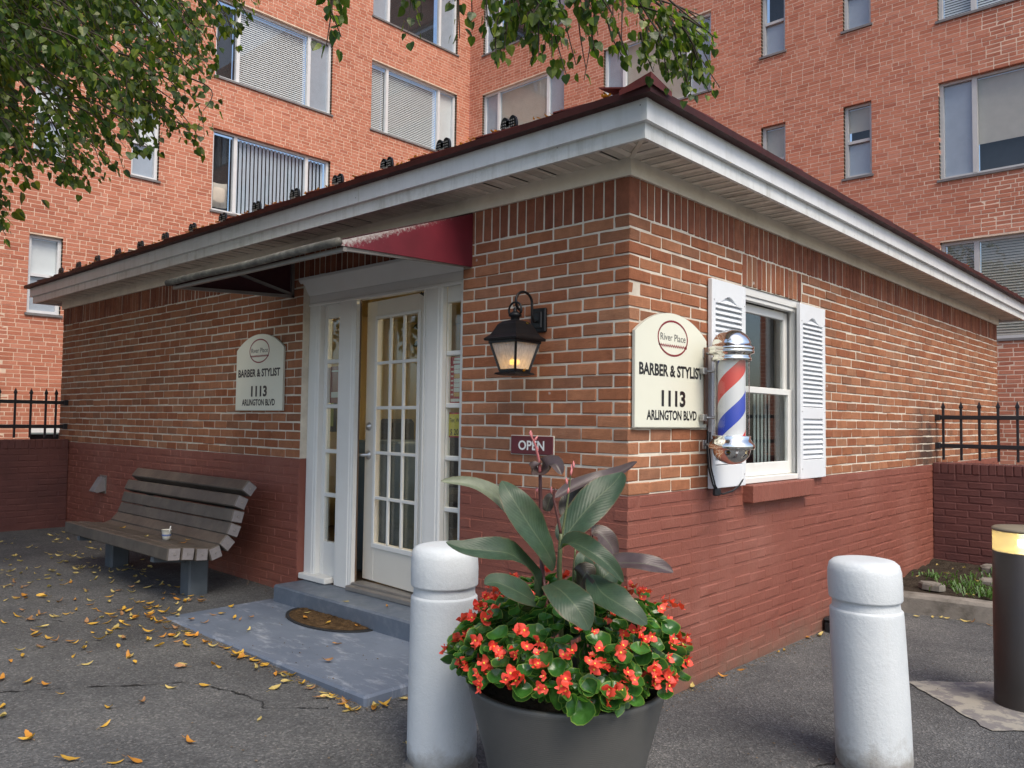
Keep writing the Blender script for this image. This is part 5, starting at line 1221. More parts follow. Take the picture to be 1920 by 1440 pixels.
def frame_q(tip, nrm):
    """rotation taking local +Y to tip and local +Z near nrm"""
    y = Vector(tip).normalized(); z = Vector(nrm); z = (z-y*z.dot(y)); z = z.normalized() if z.length > 1e-4 else y.orthogonal().normalized(); x = y.cross(z)
    return Matrix(((x.x, y.x, z.x), (x.y, y.y, z.y), (x.z, y.z, z.z))).to_quaternion()
def blade(name, pts, w, mat_, parent, cup=.25, face=None, wave=.045):
    """long leaf along a spine of world points, width w, cupped along the midrib"""
    P = [Vector(p) for p in pts]
    def cr_(t):
        k = min(int(t), len(P)-2); f = t-k; a, b, c, d = P[max(k-1, 0)], P[k], P[k+1], P[min(k+2, len(P)-1)]
        return .5*((2*b)+(c-a)*f+(2*a-5*b+4*c-d)*f*f+(3*b-a-3*c+d)*f**3)
    n, m = 18, 8; V = []; uv = []; ph = random.random()*6
    for i in range(n+1):
        s = i/n; p = cr_(s*(len(P)-1)-1e-6 if s == 1 else s*(len(P)-1)); q = cr_(min(s*(len(P)-1)+.05, len(P)-1-1e-6)); q0 = cr_(max(s*(len(P)-1)-.05, 0)); d = (q-q0).normalized()
        f = Vector(face) if face else (CAM_POS-p).normalized()*.75+Vector((0, 0, .65)); f = (f-d*f.dot(d)).normalized(); sd = d.cross(f)
        ww = w*min(1., (max(s, 1e-4)**.62)*((1-s)**.82)/.385)+.003
        for j in range(m+1):
            u = -1+2*j/m; V.append(p+sd*(u*ww/2)-f*(cup*abs(u)**1.3*-ww*.5)+f*(wave*math.sin(9*s+ph+2.2*u)*abs(u)*ww*2)); uv.append((j/m, s))
    return mk(name, V, [(i*(m+1)+j, i*(m+1)+j+1, (i+1)*(m+1)+j+1, (i+1)*(m+1)+j) for i in range(n) for j in range(m)], mat_, parent, smooth=True, uv=uv)
cz = lambda a, b, d: at(820+a/3.13, 780+b/3.13, d)
cn = thing('canna_plant', 'tall canna with broad grey green and bronze leaves rising from the planter', 'plant', (PX, PY, RIM-.02))
LV = [([(600,720,2.95),(470,600,2.9),(350,480,2.85),(200,405,2.82),(20,383,2.8)], .085, 'cannalight', .5), ([(690,890,2.85),(640,790,2.80),(540,640,2.76),(440,480,2.76),(378,380,2.8)], .135, 'canna', .15),
 ([(725,750,2.9),(800,640,2.95),(920,500,3.0),(1030,400,3.05),(1085,330,3.1)], .15, 'canna', .12), ([(690,480,3.1),(800,420,3.15),(950,365,3.2),(1080,325,3.2),(1172,268,3.2)], .06, 'cannabronze', .6),
 ([(745,600,3.15),(800,500,3.18),(870,430,3.2),(930,395,3.22)], .12, 'cannadark', .2), ([(600,338,2.9),(640,318,2.87),(690,285,2.85),(730,345,2.83)], .075, 'cannabronze', .7), ([(602,335,2.9),(570,325,2.88),(550,300,2.87),(536,282,2.86)], .06, 'cannabronze', .7),  # cannadark blade: shadowed underside of the right leaf, painted as dark colour
 ([(610,1060,2.85),(560,920,2.8),(440,815,2.72),(300,790,2.68),(150,775,2.66),(50,740,2.66)], .10, 'canna', .35), ([(620,1130,2.75),(540,1070,2.68),(430,1010,2.62),(340,975,2.6),(275,985,2.58)], .105, 'canna', .2),
 ([(660,985,2.72),(720,1020,2.6),(790,1090,2.52),(850,1170,2.5),(892,1255,2.5)], .135, 'canna', .15), ([(720,770,2.85),(790,745,2.8),(890,790,2.7),(1000,870,2.68),(1092,975,2.7)], .09, 'canna', .5),
 ([(905,930,2.75),(960,1030,2.68),(1060,1100,2.62),(1150,1155,2.6),(1232,1222,2.6)], .115, 'canna', .2), ([(890,1060,2.85),(940,990,2.8),(1000,925,2.8),(1065,900,2.85)], .125, 'canna', .2),
 ([(990,862,2.9),(1080,862,2.88),(1200,865,2.85),(1300,885,2.85),(1385,918,2.85)], .085, 'cannabronze', .35), ([(905,690,2.95),(950,690,2.95),(1010,750,2.95),(1052,838,2.95)], .08, 'cannabronze', .35),
 ([(860,1060,2.95),(868,950,2.9),(858,850,2.9),(870,800,2.92)], .085, 'canna', .3), ([(640,560,3.0),(650,520,3.0),(665,480,3.0),(680,470,3.0)], .05, 'cannadark', .3), ([(820,1040,2.8),(850,960,2.75),(880,920,2.75),(905,960,2.76)], .1, 'cannadark', .2)]
for pts, w, k, cup in LV: blade('leaf', [cz(*p) for p in pts], w*.92, MT[k], cn, cup)
def stem(name, pts, r, mat_):
    P = [cz(*p) for p in pts]; m_ = MB(); Q = []
    for i in range(len(P)-1):
        for t in np.linspace(0, 1, 5, endpoint=False): Q.append(P[i].lerp(P[i+1], t))
    Q.append(P[-1]); n = len(Q); m_.tube(Q, [r[0]+(r[1]-r[0])*i/(n-1) for i in range(n)], 8); return m_.build(name, mat_, cn)
stem('stem', [(625,1200,2.87),(612,800,2.9),(603,330,2.9)], (.011, .006), MT['stemred'])
stem('stem', [(735,1200,2.9),(715,900,2.9),(725,690,2.9)], (.012, .007), MT['stemgreen'])
stem('stem', [(885,1180,2.95),(900,900,2.95),(906,690,2.95)], (.009, .005), MT['stemred'])
stem('stem', [(650,1200,2.8),(630,1000,2.82),(600,800,2.88)], (.009, .004), MT['stemred'])
stem('stem', [(790,1150,2.9),(800,900,2.92),(810,780,2.92)], (.006, .003), MT['stemgreen'])
stem('flower_spike', [(725,690,2.9),(700,560,2.9),(680,480,2.9),(692,425,2.9)], (.006, .003), MT['stemred'])
stem('flower_spike', [(725,740,2.9),(755,560,2.9),(772,450,2.9),(785,300,2.9)], (.005, .002), MT['stemgreen'])
stem('flower_bud', [(603,330,2.9),(596,260,2.89),(575,170,2.87),(545,105,2.85)], (.007, .003), MT['bud'])
for (a, b) in ((668,455),(760,400),(790,330),(765,455),(782,350),(800,305),(556,120),(566,150),(585,445),(590,200),(540,110)):
    m_ = MB(); p = cz(a, b, 2.89); q = p+Vector((random.uniform(-.012, .012), random.uniform(-.01, .01), random.uniform(.015, .03))); m_.tube([p, p.lerp(q, .5), q], [.003, .005, .001], 6); m_.build('flower_bud', MT['bud'], cn)

# begonias: one mass of round glossy leaves with red flowers
bg = thing('begonias', 'mound of glossy green begonias with bright red flowers filling the planter', 'flowers', (PX, PY, RIM))
def roundleaf(seed):
    r_ = np.random.default_rng(seed); n, m = 14, 4; V = [(0, .5, 0)]; uv = [(0, 0)]
    for i in range(1, m+1):
        s = i/m
        for k in range(n):
            t = 2*math.pi*k/n; rr = s*(.5+.04*math.sin(3*t+seed)); x, y = rr*math.cos(t)*.92, .5+rr*math.sin(t); 
            if math.sin(t) < -.85: y += .1*s
            V.append((x, y, .22*s*s+.05*s*math.sin(4*t+seed)-.12*(1-abs(math.cos(t)))*s*.3)); uv.append((0, s))
    F = [(0, 1+k, 1+(k+1) % n) for k in range(n)]+[(1+(i-1)*n+k, 1+i*n+k, 1+i*n+(k+1) % n, 1+(i-1)*n+(k+1) % n) for i in range(1, m) for k in range(n)]
    me = bpy.data.meshes.new('leaf'); me.from_pydata(V, [], F); me.materials.append(MT['beg']); l = me.uv_layers.new(name='UVMap')
    for lp, d in zip(me.loops, l.data): d.uv = uv[lp.vertex_index]
    me.polygons.foreach_set('use_smooth', np.ones(len(F), bool)); return me
RLF = [roundleaf(s) for s in range(3)]
def dome(phi, e, k=1.):
    r = .38*math.cos(e)*k; return Vector((PX+r*math.cos(phi), PY+r*math.sin(phi), RIM+.07+.275*math.sin(e)*k+.015*math.sin(3*phi)))
pts = []
for i in range(1100):
    e = math.asin(random.random()**1.1*.97) if random.random() < .85 else random.uniform(-.05, .15); phi = random.uniform(0, 2*math.pi); k = random.uniform(.8, 1.02)
    p = dome(phi, e, k); out = Vector((math.cos(phi)*math.cos(e), math.sin(phi)*math.cos(e), math.sin(e)+.35)).normalized()
    if (p-Vector((PX, PY, p.z))).length < .12: continue
    pts.append((p, out))
pts.sort(key=lambda q: (q[0]-CAM_POS).length)
JV, JF, JU = [], [], []
for i, (p, out) in enumerate(pts):
    nrm = (out+Vector((random.gauss(0, .35), random.gauss(0, .35), random.gauss(.25, .3)))).normalized()
    tip = Vector((out.x, out.y, -.35))+Vector((random.gauss(0, .6), random.gauss(0, .6), random.gauss(0, .3))); s = random.triangular(.03, .095, .055)
    q = frame_q(tip, nrm)
    if i < 300: inst('leaf', random.choice(RLF), bg, p, q, (s, s, s))
    else:
        me = random.choice(RLF); b = len(JV); JV += [p+q @ (Vector(v.co)*s) for v in me.vertices]; JF += [[b+j for j in f.vertices] for f in me.polygons]
        u_ = {}
        for lp, d in zip(me.loops, me.uv_layers[0].data): u_[lp.vertex_index] = tuple(d.uv)
        JU += [u_[j] for j in range(len(me.vertices))]
o = mk('leaves', JV, JF, MT['beg'], bg, smooth=True, uv=JU); o['kind'] = 'stuff'
def flower(seed):
    r_ = random.Random(seed); V = []; F = []; mi = []
    for k in range(4):
        big = k % 2 == 0; a = k*math.pi/2+r_.uniform(-.25, .25); L, Wd = (.6, .62) if big else (.46, .3); b = len(V); n = 7
        for i in range(n+1):
            s = i/n; w = Wd*math.sin(math.pi*min(.97, .12+.88*s*.95))**.7*.5
            for u in (-1, 0, 1): x, y, z = s*L, u*w, .28*s*s+.1*(1-u*u)*s+(.06*math.sin(7*s+seed) if u else 0); V.append((x*math.cos(a)-y*math.sin(a), x*math.sin(a)+y*math.cos(a), z))
        for i in range(n):
            for u in range(2): F.append((b+i*3+u, b+(i+1)*3+u, b+(i+1)*3+u+1, b+i*3+u+1)); mi.append(0)
    b = len(V); V += [(.1*math.cos(t), .1*math.sin(t), .12) for t in np.linspace(0, 2*math.pi, 7)[:-1]]+[(0, 0, .22)]; F += [(b+k, b+(k+1) % 6, b+6) for k in range(6)]; mi += [1]*6
    me = bpy.data.meshes.new('flower'); me.from_pydata(V, [], F); me.materials.append(MT['petal']); me.materials.append(MT['pollen']); me.polygons.foreach_set('material_index', mi); me.polygons.foreach_set('use_smooth', np.ones(len(F), bool)); return me
FLW = [flower(s) for s in range(4)]
fl = 0
centres = []
while fl < 300:
    phi = random.uniform(0, 2*math.pi); e = math.asin(min(.95, random.random()**1.3*.85+.02)); p0 = dome(phi, e, random.uniform(1.03, 1.12))
    if (p0-Vector((PX, PY, p0.z))).length < .2 or any((p0-c).length < .045 for c in centres): continue
    centres.append(p0)
    if len(centres) > 105: break
    out = Vector((math.cos(phi)*math.cos(e), math.sin(phi)*math.cos(e), math.sin(e)*.8+.3)).normalized()
    for j in range(random.choice((2, 3, 3, 4))):
        p = p0+Vector((random.gauss(0, .017), random.gauss(0, .017), random.gauss(0, .014))); nn = (out+Vector((random.gauss(0, .4), random.gauss(0, .4), random.gauss(0, .3)))).normalized(); s = random.uniform(.028, .046)
        inst('flower', random.choice(FLW), bg, p, frame_q(nn.orthogonal()+Vector((random.gauss(0, .5), random.gauss(0, .5), random.gauss(0, .5))), nn), (s, s, s)); fl += 1
m_ = MB()
for i in range(90):
    phi = random.uniform(0, 2*math.pi); e = random.uniform(.1, 1.2); q = dome(phi, e, .95); p = Vector((PX+.5*(q.x-PX), PY+.5*(q.y-PY), RIM-.04)); m_.tube([p, p.lerp(q, .5)+Vector((0, 0, .02)), q], [.004, .003, .002], 5, 0, False)
o = m_.build('stems', MT['stemgreen'], bg, fix=False); o['kind'] = 'stuff'

# ------------------------------------------------------------------ linden tree overhanging from the left
tr = thing('linden_tree', 'leafy linden tree whose drooping branches overhang the picture from upper left', 'tree', (-6.1, -5.0, gnd(-6.1, -5.0)))
tz = gnd(-6.1, -5.0)
def limb(name, pts, r0, r1, n=10):
    P = [Vector(p) for p in pts]; Q = []
    for i in range(len(P)-1):
        a, b, c, d = P[max(i-1, 0)], P[i], P[i+1], P[min(i+2, len(P)-1)]
        for f in np.linspace(0, 1, 6, endpoint=False): Q.append(.5*((2*b)+(c-a)*f+(2*a-5*b+4*c-d)*f*f+(3*b-a-3*c+d)*f**3))
    Q.append(P[-1]); k = len(Q); m_ = MB(); m_.tube(Q, [r0+(r1-r0)*i/(k-1) for i in range(k)], n); m_.build(name, MT['bark'], tr); return Q
limb('trunk', [(-6.1, -5, tz-.1), (-6.05, -5.0, 1.2), (-6.1, -4.95, 2.6), (-6.0, -4.9, 4.2), (-6.1, -4.9, 6.5)], .22, .1, 14)
limbA = limb('limb', [(-6.05, -4.95, 2.9), (-5.2, -4.1, 4.0), (-3.9, -2.9, 4.9), (-2.2, -2.0, 4.9), (-.9, -1.5, 4.6), (.35, -1.0, 4.15)], .1, .02)
limbB = limb('limb', [(-6.05, -4.9, 3.3), (-5.4, -3.6, 4.4), (-4.6, -2.6, 4.9), (-3.9, -1.8, 4.8)], .09, .02)
limbC = limb('limb', [(-6.1, -4.9, 4.4), (-6.6, -3.6, 5.4), (-6.6, -2.2, 5.8)], .08, .02)
limbD = limb('limb', [(-6.05, -4.9, 3.8), (-5.0, -4.6, 5.2), (-3.4, -4.0, 5.9), (-2.0, -3.6, 5.9)], .08, .02)
LEAVES = []; TW = MB()
def spray(P0, P1, n, size, sag=.12, spread=.09):
    P0, P1 = Vector(P0), Vector(P1); L = (P1-P0).length; Q = []
    bend = Vector((random.gauss(0, .06), random.gauss(0, .06), sag*random.uniform(.5, 1.2)))*L
    for t in np.linspace(0, 1, 9): Q.append(P0.lerp(P1, t)+bend*math.sin(math.pi*t)*.9)
    TW.tube(Q, [.004*(1-.75*i/8)+.0009 for i in range(9)], 4, 0, False)
    d0 = (P1-P0).normalized()
    for i in range(n):
        t = (i+random.random())/n*.96+.04; k = min(int(t*8), 7); p = Q[k].lerp(Q[k+1], t*8-k); sd = d0.cross(Vector((0, 0, 1))); sd = sd.normalized() if sd.length > .05 else Vector((1, 0, 0))
        off = sd*random.choice((-1, 1))*random.uniform(.2, 1)*spread+Vector((0, 0, random.uniform(-1, .25)*spread))+d0*random.uniform(-.3, .5)*spread
        tip = (off.normalized()*.6+d0*.4+Vector((0, 0, -.75))+Vector((random.gauss(0, .35), random.gauss(0, .35), random.gauss(0, .25)))).normalized()
        nrm = Vector((random.gauss(0, .55), random.gauss(0, .55), 1))+d0*.2
        LEAVES.append((p+off*.8, tip, nrm, size*random.triangular(.5, 1.25, .85)))
# sprays of the left part of the crown, hanging down and to the right
POLY = [(-60, -60), (560, -60), (500, 25), (455, 75), (410, 125), (385, 180), (388, 235), (398, 270), (362, 290), (335, 262), (318, 300), (268, 290), (240, 342), (205, 322), (150, 352), (105, 300), (85, 375), (50, 395), (30, 455), (-60, 470)]
def inside(x, y):
    c = False
    for i in range(len(POLY)):
        (x1, y1), (x2, y2) = POLY[i], POLY[i-1]
        if (y1 > y) != (y2 > y) and x < (x2-x1)*(y-y1)/(y2-y1)+x1: c = not c
    return c
n = 0
while n < 370:
    x, y = random.uniform(-60, 560), random.uniform(-60, 470)
    if not inside(x, y): continue
    if y < 60 and x > 330 and random.random() < .35: continue
    d = random.uniform(3.9, 6.4); L = random.uniform(70, 150); a = random.uniform(.45, 1.25)
    spray(at(x-L*math.cos(a), y-L*math.sin(a), d+random.uniform(-.3, .5)), at(x, y, d), random.randint(15, 23), .047*(.8+.2*d/5)); n += 1
# a few long bare-stemmed branches through that mass
for (xa, ya, xb, yb, d) in ((-80, -40, 130, 170, 4.6), (-60, 40, 200, 300, 5.2), (60, -60, 330, 200, 5.0), (150, -60, 400, 60, 5.5)):
    TW.tube([at(xa+(xb-xa)*t, ya+(yb-ya)*t+25*math.sin(3*t)-12, d) for t in np.linspace(0, 1, 12)], [.013*(1-t)+.003 for t in np.linspace(0, 1, 12)], 6, 0, False)
# twigs hanging into the top of the picture: (start, end, depth, leaves, size)
for (xa, ya, xb, yb, d, k, s) in ((600,-120,640,70,2.7,13,.066), (625,-110,612,85,2.75,12,.066), (560,-90,640,20,2.8,8,.066), (768,-110,765,60,3.0,11,.058), (775,-90,790,35,3.0,6,.056), (858,-90,862,72,3.0,10,.054), (845,-90,885,35,2.9,9,.058),
    (930,-100,915,50,2.9,12,.062), (960,-100,945,95,2.95,15,.06), (1000,-110,985,70,3.0,15,.058), (985,-80,1035,110,3.0,16,.058), (1020,-90,1062,140,3.05,14,.056), (1000,-60,1010,105,2.95,14,.06), (940,-60,1030,60,3.0,12,.058), (1010,-60,930,100,2.9,9,.058), (960,-90,1060,30,3.05,12,.056), (1040,-70,985,45,2.9,12,.06), (905,-90,960,40,2.9,10,.06),
    (1085,-100,1100,40,3.1,12,.056), (1100,-80,1115,95,3.1,8,.056), (1120,-70,1095,150,3.15,6,.054), (1170,-60,1165,95,3.1,9,.054), (1090,-60,1150,30,3.1,10,.056), (1140,-60,1110,55,3.1,8,.056),
    (1150,-40,1235,85,3.2,10,.052), (1190,10,1290,60,3.25,13,.052), (1235,60,1250,150,3.25,12,.052), (1250,20,1325,75,3.3,14,.05), (1270,40,1320,150,3.3,16,.05), (1260,50,1290,160,3.3,14,.05), (1230,40,1275,130,3.25,14,.052), (1280,30,1340,70,3.3,9,.05), (1290,60,1330,175,3.3,10,.05), (1215,50,1200,110,3.2,8,.052), (1180,-30,1260,30,3.2,10,.052), (1200,60,1225,135,3.2,8,.052), (1300,90,1295,178,3.3,9,.05), (1160,60,1180,112,3.15,6,.054)):
    spray(at(xa, ya, d), at(xb, yb, d), int(k*1.6), s*.74, .04, .055)
    if xa > 880: d2 = d+random.uniform(.05, .35); j = lambda: random.uniform(-22, 22); spray(at(xa+j(), ya-20, d2), at(xb+j(), yb-random.uniform(0, 40), d2), int(k*1.3), s*.66, .05, .065)
for (xa, ya, xb, yb, d) in ((1110,-160,1240,70,3.2), (1165,-140,1270,55,3.22), (1130,-120,1330,60,3.25), (960,-180,1000,60,3.0), (600,-180,625,40,2.75), (770,-160,768,20,3.0), (860,-160,860,20,3.0), (1090,-150,1105,50,3.1)):
    TW.tube([at(xa+(xb-xa)*t, ya+(yb-ya)*t+8*math.sin(3*t), d) for t in np.linspace(0, 1, 10)], [.006*(1-t)+.0018 for t in np.linspace(0, 1, 10)], 6, 0, False)
# stalks that carry those twigs down from the limb above
for x, y, d in ((600,-175,2.75), (770,-155,3.0), (860,-155,3.0), (960,-175,3.0), (1100,-155,3.1), (1135,-150,3.2)):
    p = at(x, y, d); q = min(limbA, key=lambda w: (w-p).length); TW.tube([q, q.lerp(p, .5)+Vector((0, 0, .12)), p], [.012, .009, .006], 6, 0, False)
# the rest of the crown, out of the picture, which shades the left of the yard
n = 0
while n < 1900:
    c = random.choice(((-5.6, -3.6, 5.2, 2.6, 2.2, 1.6), (-3.6, -3.4, 5.6, 2.2, 1.6, 1.2), (-7.2, -2.6, 4.8, 1.9, 2.0, 1.6), (-6.0, -5.0, 6.4, 2.8, 2.4, 1.8), (-8.2, -4.0, 4.6, 1.8, 2.2, 1.8), (-4.4, -2.4, 5.6, 1.8, 1.5, 1.0), (-5.8, -1.8, 5.6, 1.6, 1.4, 1.0)))
    v = Vector((random.gauss(0, 1), random.gauss(0, 1), random.gauss(0, 1))).normalized()*random.random()**.33; p = Vector((c[0]+v.x*c[3], c[1]+v.y*c[4], c[2]+v.z*c[5])); q = p+Vector((random.uniform(-.5, .5), random.uniform(-.5, .5), random.uniform(-.7, -.2)))
    ok = True
    for w in (p, q):
        x, y, z = pix(w)
        if z > 0 and -45 < x < 2000 and -70 < y < 1600 and not (inside(x, y) and x < 330): ok = False
    if ok: spray(p, q, 12, .12, .1, .2); n += 1
def lleaf():
    half = [(0, .04), (.2, -.05), (.4, .06), (.49, .28), (.42, .52), (.24, .78), (0, 1.08)]; mid = [(0, .04), (0, .04), (0, .12), (0, .3), (0, .52), (0, .78), (0, 1.08)]
    V = []; F = []
    for s in (-1, 1):
        b = len(V); V += [(x*s, y, .14*x*x*2-.09*x+.06*math.sin(6*y)*x) for x, y in half]; c = len(V); V += [(0, y, -.03*y*y) for _, y in mid[1:-1]]
        for i in range(1, 5): f = (b+i, b+i+1, c+i, c+i-1); F.append(f if s > 0 else f[::-1])
        F.append((b, b+1, c) if s > 0 else (c, b+1, b)); F.append((b+5, b+6, c+4) if s > 0 else (c+4, b+6, b+5))
    return np.array(V), F
LVV, LFF = lleaf()
lme = bpy.data.meshes.new('leaf'); lme.from_pydata(LVV.tolist(), [], LFF); lme.materials.append(MT['linden'])
def lsize(q):
    x, y, z = pix(q[0]); return q[3]/z if z > .2 and 0 < x < 1920 and 0 < y < 1440 else 0
LEAVES.sort(key=lambda q: -lsize(q))
for p, tip, nrm, s in LEAVES[:300]: inst('leaf', lme, tr, p, frame_q(tip, nrm), (s, s, s))
AV = []; AF = []; b = 0
for p, tip, nrm, s in LEAVES[300:]:
    R3 = np.array(frame_q(tip, nrm).to_matrix()); AV.append(np.array(p)+(LVV*s) @ R3.T); AF += [[i+b for i in f] for f in LFF]; b += len(LVV)
o = mk('crown', np.concatenate(AV), AF, MT['linden'], tr); o['kind'] = 'stuff'
o = TW.build('twigs', MT['twig'], tr, fix=False); o['kind'] = 'stuff'

# ------------------------------------------------------------------ fallen leaves
def fleaf(seed):
    r_ = random.Random(seed); n = 7; V = []; F = []; c1 = r_.uniform(.4, 1.9); c2 = r_.uniform(-1.2, 1.8); tw = r_.uniform(-1.8, 1.8); wd = r_.uniform(.26, .5); bn = r_.uniform(-.3, .3)
    for i in range(n+1):
        s = i/n; w = wd*.5*math.sin(math.pi*min(.985, .03+s*.96))**.75; a = tw*(s-.5)
        for u in (-1, 0, 1):
            y = w*u; z = c1*.3*(s-.5)**2*2+c2*.35*w*abs(u); V.append((s-.5, y*math.cos(a)+bn*(s-.5)**2*2+.02*math.sin(17*s+seed)*u, max(.0, z+y*math.sin(a)+.05)))
    for i in range(n):
        for u in range(2): F.append((i*3+u, (i+1)*3+u, (i+1)*3+u+1, i*3+u+1))
    b = len(V); V += [(.48, -.012, .09), (.48, .012, .09), (.78, .05, .12), (.78, .03, .12)]; F.append((b, b+1, b+2, b+3))
    return V, F
FL = [fleaf(s) for s in range(9)]; FM = {}
for k in 'abcd':
    for i, (V, F) in enumerate(FL): me = bpy.data.meshes.new('fallen_leaf'); me.from_pydata(V, [], F); me.materials.append(MT['fall'+k]); me.polygons.foreach_set('use_smooth', np.ones(len(F), bool)); FM[k, i] = me
spots = []
def drop(n, lab, fn):
    for _ in range(n): spots.append((*fn(), lab))
def surf(x, y):
    if -2.95 < x < -.8 and -.985 < y < 0: return .144
    if 0 < x < 3.4 and ky(x)+.15 < y < 5.1: return .10+.075*(y-ky(x)-.13)/(5.17-ky(x)-.13)+.008
    return gnd(x, y)+.002
U = random.uniform
drop(50, 'edge', lambda: (U(-2.95, -.75), -1.02-abs(random.gauss(0, .035))))
drop(12, 'edge', lambda: (-.76+abs(random.gauss(0, .03)), U(-1.0, -.5)))
drop(140, 'yard', lambda: (random.gauss(-4.2, .95), U(-1.75, -.45)))
drop(90, 'far', lambda: (U(-7.2, -4.5), U(-1.5, -.12)))
drop(85, 'near', lambda: (U(-3.6, -.9), U(-2.35, -1.05)))
drop(45, 'heap', lambda: (random.gauss(-3.2, .22), random.gauss(-.95, .25)))
drop(6, 'slab', lambda: (U(-2.9, -.9), U(-.9, -.5)))
drop(4, 'right', lambda: (U(.2, 1.7), U(.2, 2.6)))
drop(12, 'kerb', lambda: (lambda x: (x, ky(x)-.03-abs(random.gauss(0, .05))))(U(.15, 1.2)))
drop(8, 'right', lambda: (abs(random.gauss(0, .04))+.01, U(.6, 2.6)))
drop(40, 'bed', lambda: (lambda x: (x, U(ky(x)+.2, 5.05)))(U(.03, 1.6)))
LABS = dict(edge='yellow fallen leaf heaped along the front edge of the painted slab', yard='curled fallen leaf on the asphalt in front of the bench', far='dull fallen leaf on the shaded asphalt near the low wall and bench',
    near='bright yellow fallen leaf on the open asphalt in front of the slab', heap='fallen leaf in the drift at the corner of the slab by the bench', slab='single fallen leaf lying on the blue grey slab', right='stray fallen leaf on the asphalt beside the side wall',
    kerb='brown fallen leaf against the foot of the kerb', bed='brown fallen leaf on the soil of the kerbed bed')
rest = []
def insize(q):
    x, y, z = pix((q[0], q[1], surf(q[0], q[1]))); return 1/z if 0 < x < 1920 and 0 < y < 1440 else 0
spots = [q for q in spots if insize(q) > 0]; spots.sort(key=lambda q: -insize(q))
LJ, LFJ = [], []
for i, (x, y, lab) in enumerate(spots):
    k = random.choices('abcd', (6, 3, 4, 3.2))[0]; s = random.triangular(.03, .085, .055); q = Matrix.Rotation(U(0, 6.28), 3, 'Z') @ Matrix.Rotation(random.gauss(0, .25), 3, 'X') @ Matrix.Rotation(random.gauss(0, .18), 3, 'Y')
    zs = U(.6, 1.4)
    if i < 270:
        o = inst('fallen_leaf', FM[k, random.randrange(9)], None, (x, y, surf(x, y)+.004), q.to_quaternion(), (s, s, s*zs)); tag(o, LABS[lab], 'leaf', 'fallen leaves: '+lab)
    else:
        v, f = random.choice(FL); b = len(LJ); LJ += [Vector((x, y, surf(x, y)+.004))+q @ Vector((p[0]*s, p[1]*s, p[2]*s*zs)) for p in v]; LFJ += [[b+j for j in g] for g in f]
o = mk('leaf_scatter', LJ, LFJ, MT['fallc'], smooth=True); tag(o, 'scatter of small far leaves on the shaded asphalt behind the bench', 'leaf litter'); o['kind'] = 'stuff'
CL = {'mat': 'dry yellow leaf lying on the coir door mat', 'bench': 'dry leaf lying on the bench seat', 'step': 'pale curled leaf on the grey doorstep', 'lan': 'dry brown leaf caught on the wall lantern'}
for (x, y, z, k) in ((-2.3, -.32, .168, 'mat'), (-2.2, -.4, .166, 'mat'), (-1.98, -.38, .168, 'mat'), (-1.82, -.27, .158, 'mat'), (-3.6, -.52, .523, 'bench'), (-3.5, -.6, .52, 'bench'), (-3.9, -.7, .535, 'bench'), (-4.6, -.6, .52, 'bench'), (-1.75, -.1, .262, 'step'), (-2.05, -.2, .26, 'step'), (-.53, -.2, 1.70, 'lan'), (-.54, -.16, 1.955, 'lan')):
    s = U(.04, .065); o = inst('fallen_leaf', FM[random.choice('abc'), random.randrange(9)], None, (x, y, z), Matrix.Rotation(U(0, 6.28), 3, 'Z').to_quaternion(), (s, s, s)); tag(o, CL[k], 'leaf', 'leaves on the '+k)
# leaf litter caught along the eaves
V0, F0 = [], []; 
for _ in range(150):
    x = random.choice((U(-7.9, -2.6), random.gauss(-4.2, 1.0), U(-2.6, .1))); y = -.305+abs(random.gauss(0, .04)); v, f = random.choice(FL); s = U(.035, .06); a = U(0, 6.28); b = len(V0)
    for p in v: V0.append((x+s*(p[0]*math.cos(a)-p[1]*math.sin(a)), y+s*(p[0]*math.sin(a)+p[1]*math.cos(a)), 2.985+(y+.31)*SL+s*p[2]+U(0, .002)))
    F0 += [[b+i for i in g] for g in f]
for _ in range(14):
    y = U(.2, 6.0); x = .30-abs(random.gauss(0, .03)); v, f = random.choice(FL); s = U(.035, .055); a = U(0, 6.28); b = len(V0)
    for p in v: V0.append((x+s*(p[0]*math.cos(a)-p[1]*math.sin(a)), y+s*(p[0]*math.sin(a)+p[1]*math.cos(a)), 2.988+(.31-x)*SL+s*p[2]))
    F0 += [[b+i for i in g] for g in f]
o = mk('leaf_litter', V0, F0, MT['fallb'], smooth=True); tag(o, 'brown leaf litter caught along the edge of the shop roof', 'leaf litter'); o['kind'] = 'stuff'
# weeds in the kerbed bed
gv_, gf_ = [], []
for cx1, cy1, n1, sp in ((.75, 3.95, 150, .12), (.5, 4.15, 90, .1), (.98, 3.9, 90, .08), (.62, 4.5, 60, .12), (1.3, 4.2, 100, .2), (.25, 4.35, 40, .08), (.8, 4.75, 50, .12)):
    for _ in range(n1):
        x, y = random.gauss(cx1, sp), random.gauss(cy1, sp*.7); z = surf(x, y)-.01; a = U(0, 6.28); L = U(.03, .08); w = U(.003, .007); d = Vector((math.cos(a), math.sin(a), 0)); s = Vector((-d.y, d.x, 0))*w; p = Vector((x, y, z)); b = len(gv_)
        gv_ += [p-s, p+s, p+d*L*.45+Vector((0, 0, L*.7))+s, p+d*L*.45+Vector((0, 0, L*.7))-s, p+d*L+Vector((0, 0, L*.6))]; gf_ += [(b, b+1, b+2, b+3), (b+3, b+2, b+4)]
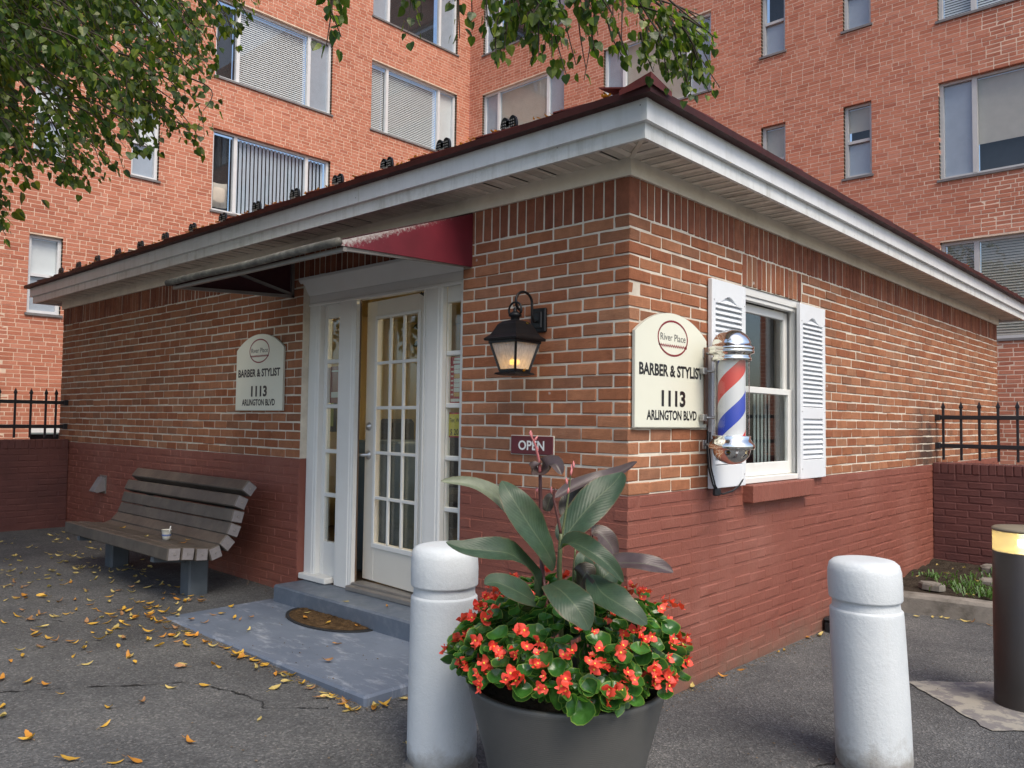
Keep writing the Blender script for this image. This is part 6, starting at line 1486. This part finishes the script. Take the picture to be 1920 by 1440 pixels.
MT['weed'] = leafmat('weed_green', [(.07, .16, .03), (.1, .2, .04), (.05, .12, .025)], .5, .3)
o = mk('weeds', gv_, gf_, MT['weed']); tag(o, 'low green weeds growing in the kerbed bed', 'weeds'); o['kind'] = 'stuff'
for x, y, r, lab in ((.72, 4.42, .17, 'flat grey stepping stone half buried in the bed beside the lamp'), (.3, 3.98, .1, 'dark mossy stone in the bed near the side wall'), (.62, 4.98, .2, 'dark stone at the foot of the low wall in the bed')):
    V = []; n1 = 14; z = surf(x, y)
    for (rr, zz) in ((1, -.03), (.98, .012), (.85, .026), (0.01, .03)):
        for k in range(n1): t = 2*math.pi*k/n1; q = r*rr*(1+.12*math.sin(2*t+x*9)+.07*math.sin(5*t)); V.append((x+q*math.cos(t), y+q*.7*math.sin(t), z+zz))
    tag(mk('stone', V, [(i*n1+k, i*n1+(k+1) % n1, (i+1)*n1+(k+1) % n1, (i+1)*n1+k) for i in range(3) for k in range(n1)], MT['concrete'], org=(x, y, z), smooth=False), lab, 'stone')
# grit, bark crumbs and dirt swept against the walls and the slab
gv_, gf_ = [], []
def grit(n, fn):
    for _ in range(n):
        x, y = fn(); r = U(.002, .007); z = surf(x, y)+r*.3; b = len(gv_); a = U(0, 6.28)
        gv_.extend([(x+r*math.cos(a+k*1.5708)*U(.6, 1.6), y+r*math.sin(a+k*1.5708)*U(.5, 1.2), z) for k in range(4)]+[(x, y, z+r*.7)]); gf_.extend([(b+k, b+(k+1) % 4, b+4) for k in range(4)])
grit(500, lambda: (abs(random.gauss(0, .05))+.005, U(.2, 3.4)))
grit(500, lambda: (U(-7.5, -2.95), -abs(random.gauss(0, .07))-.005))
grit(350, lambda: (U(-3.0, -.75), -.99-abs(random.gauss(0, .04))))
grit(900, lambda: (U(-6, 1.8), U(-2.4, 2.6)))
gv2 = [(x, y, z) for x, y, z in gv_]
o = mk('grit', gv2, gf_, M('brown_grit', (.14, .105, .075), .9, var=.6, scale=30, bst=0)); tag(o, 'brown grit and crumbs swept along the foot of the walls', 'grit'); o['kind'] = 'stuff'
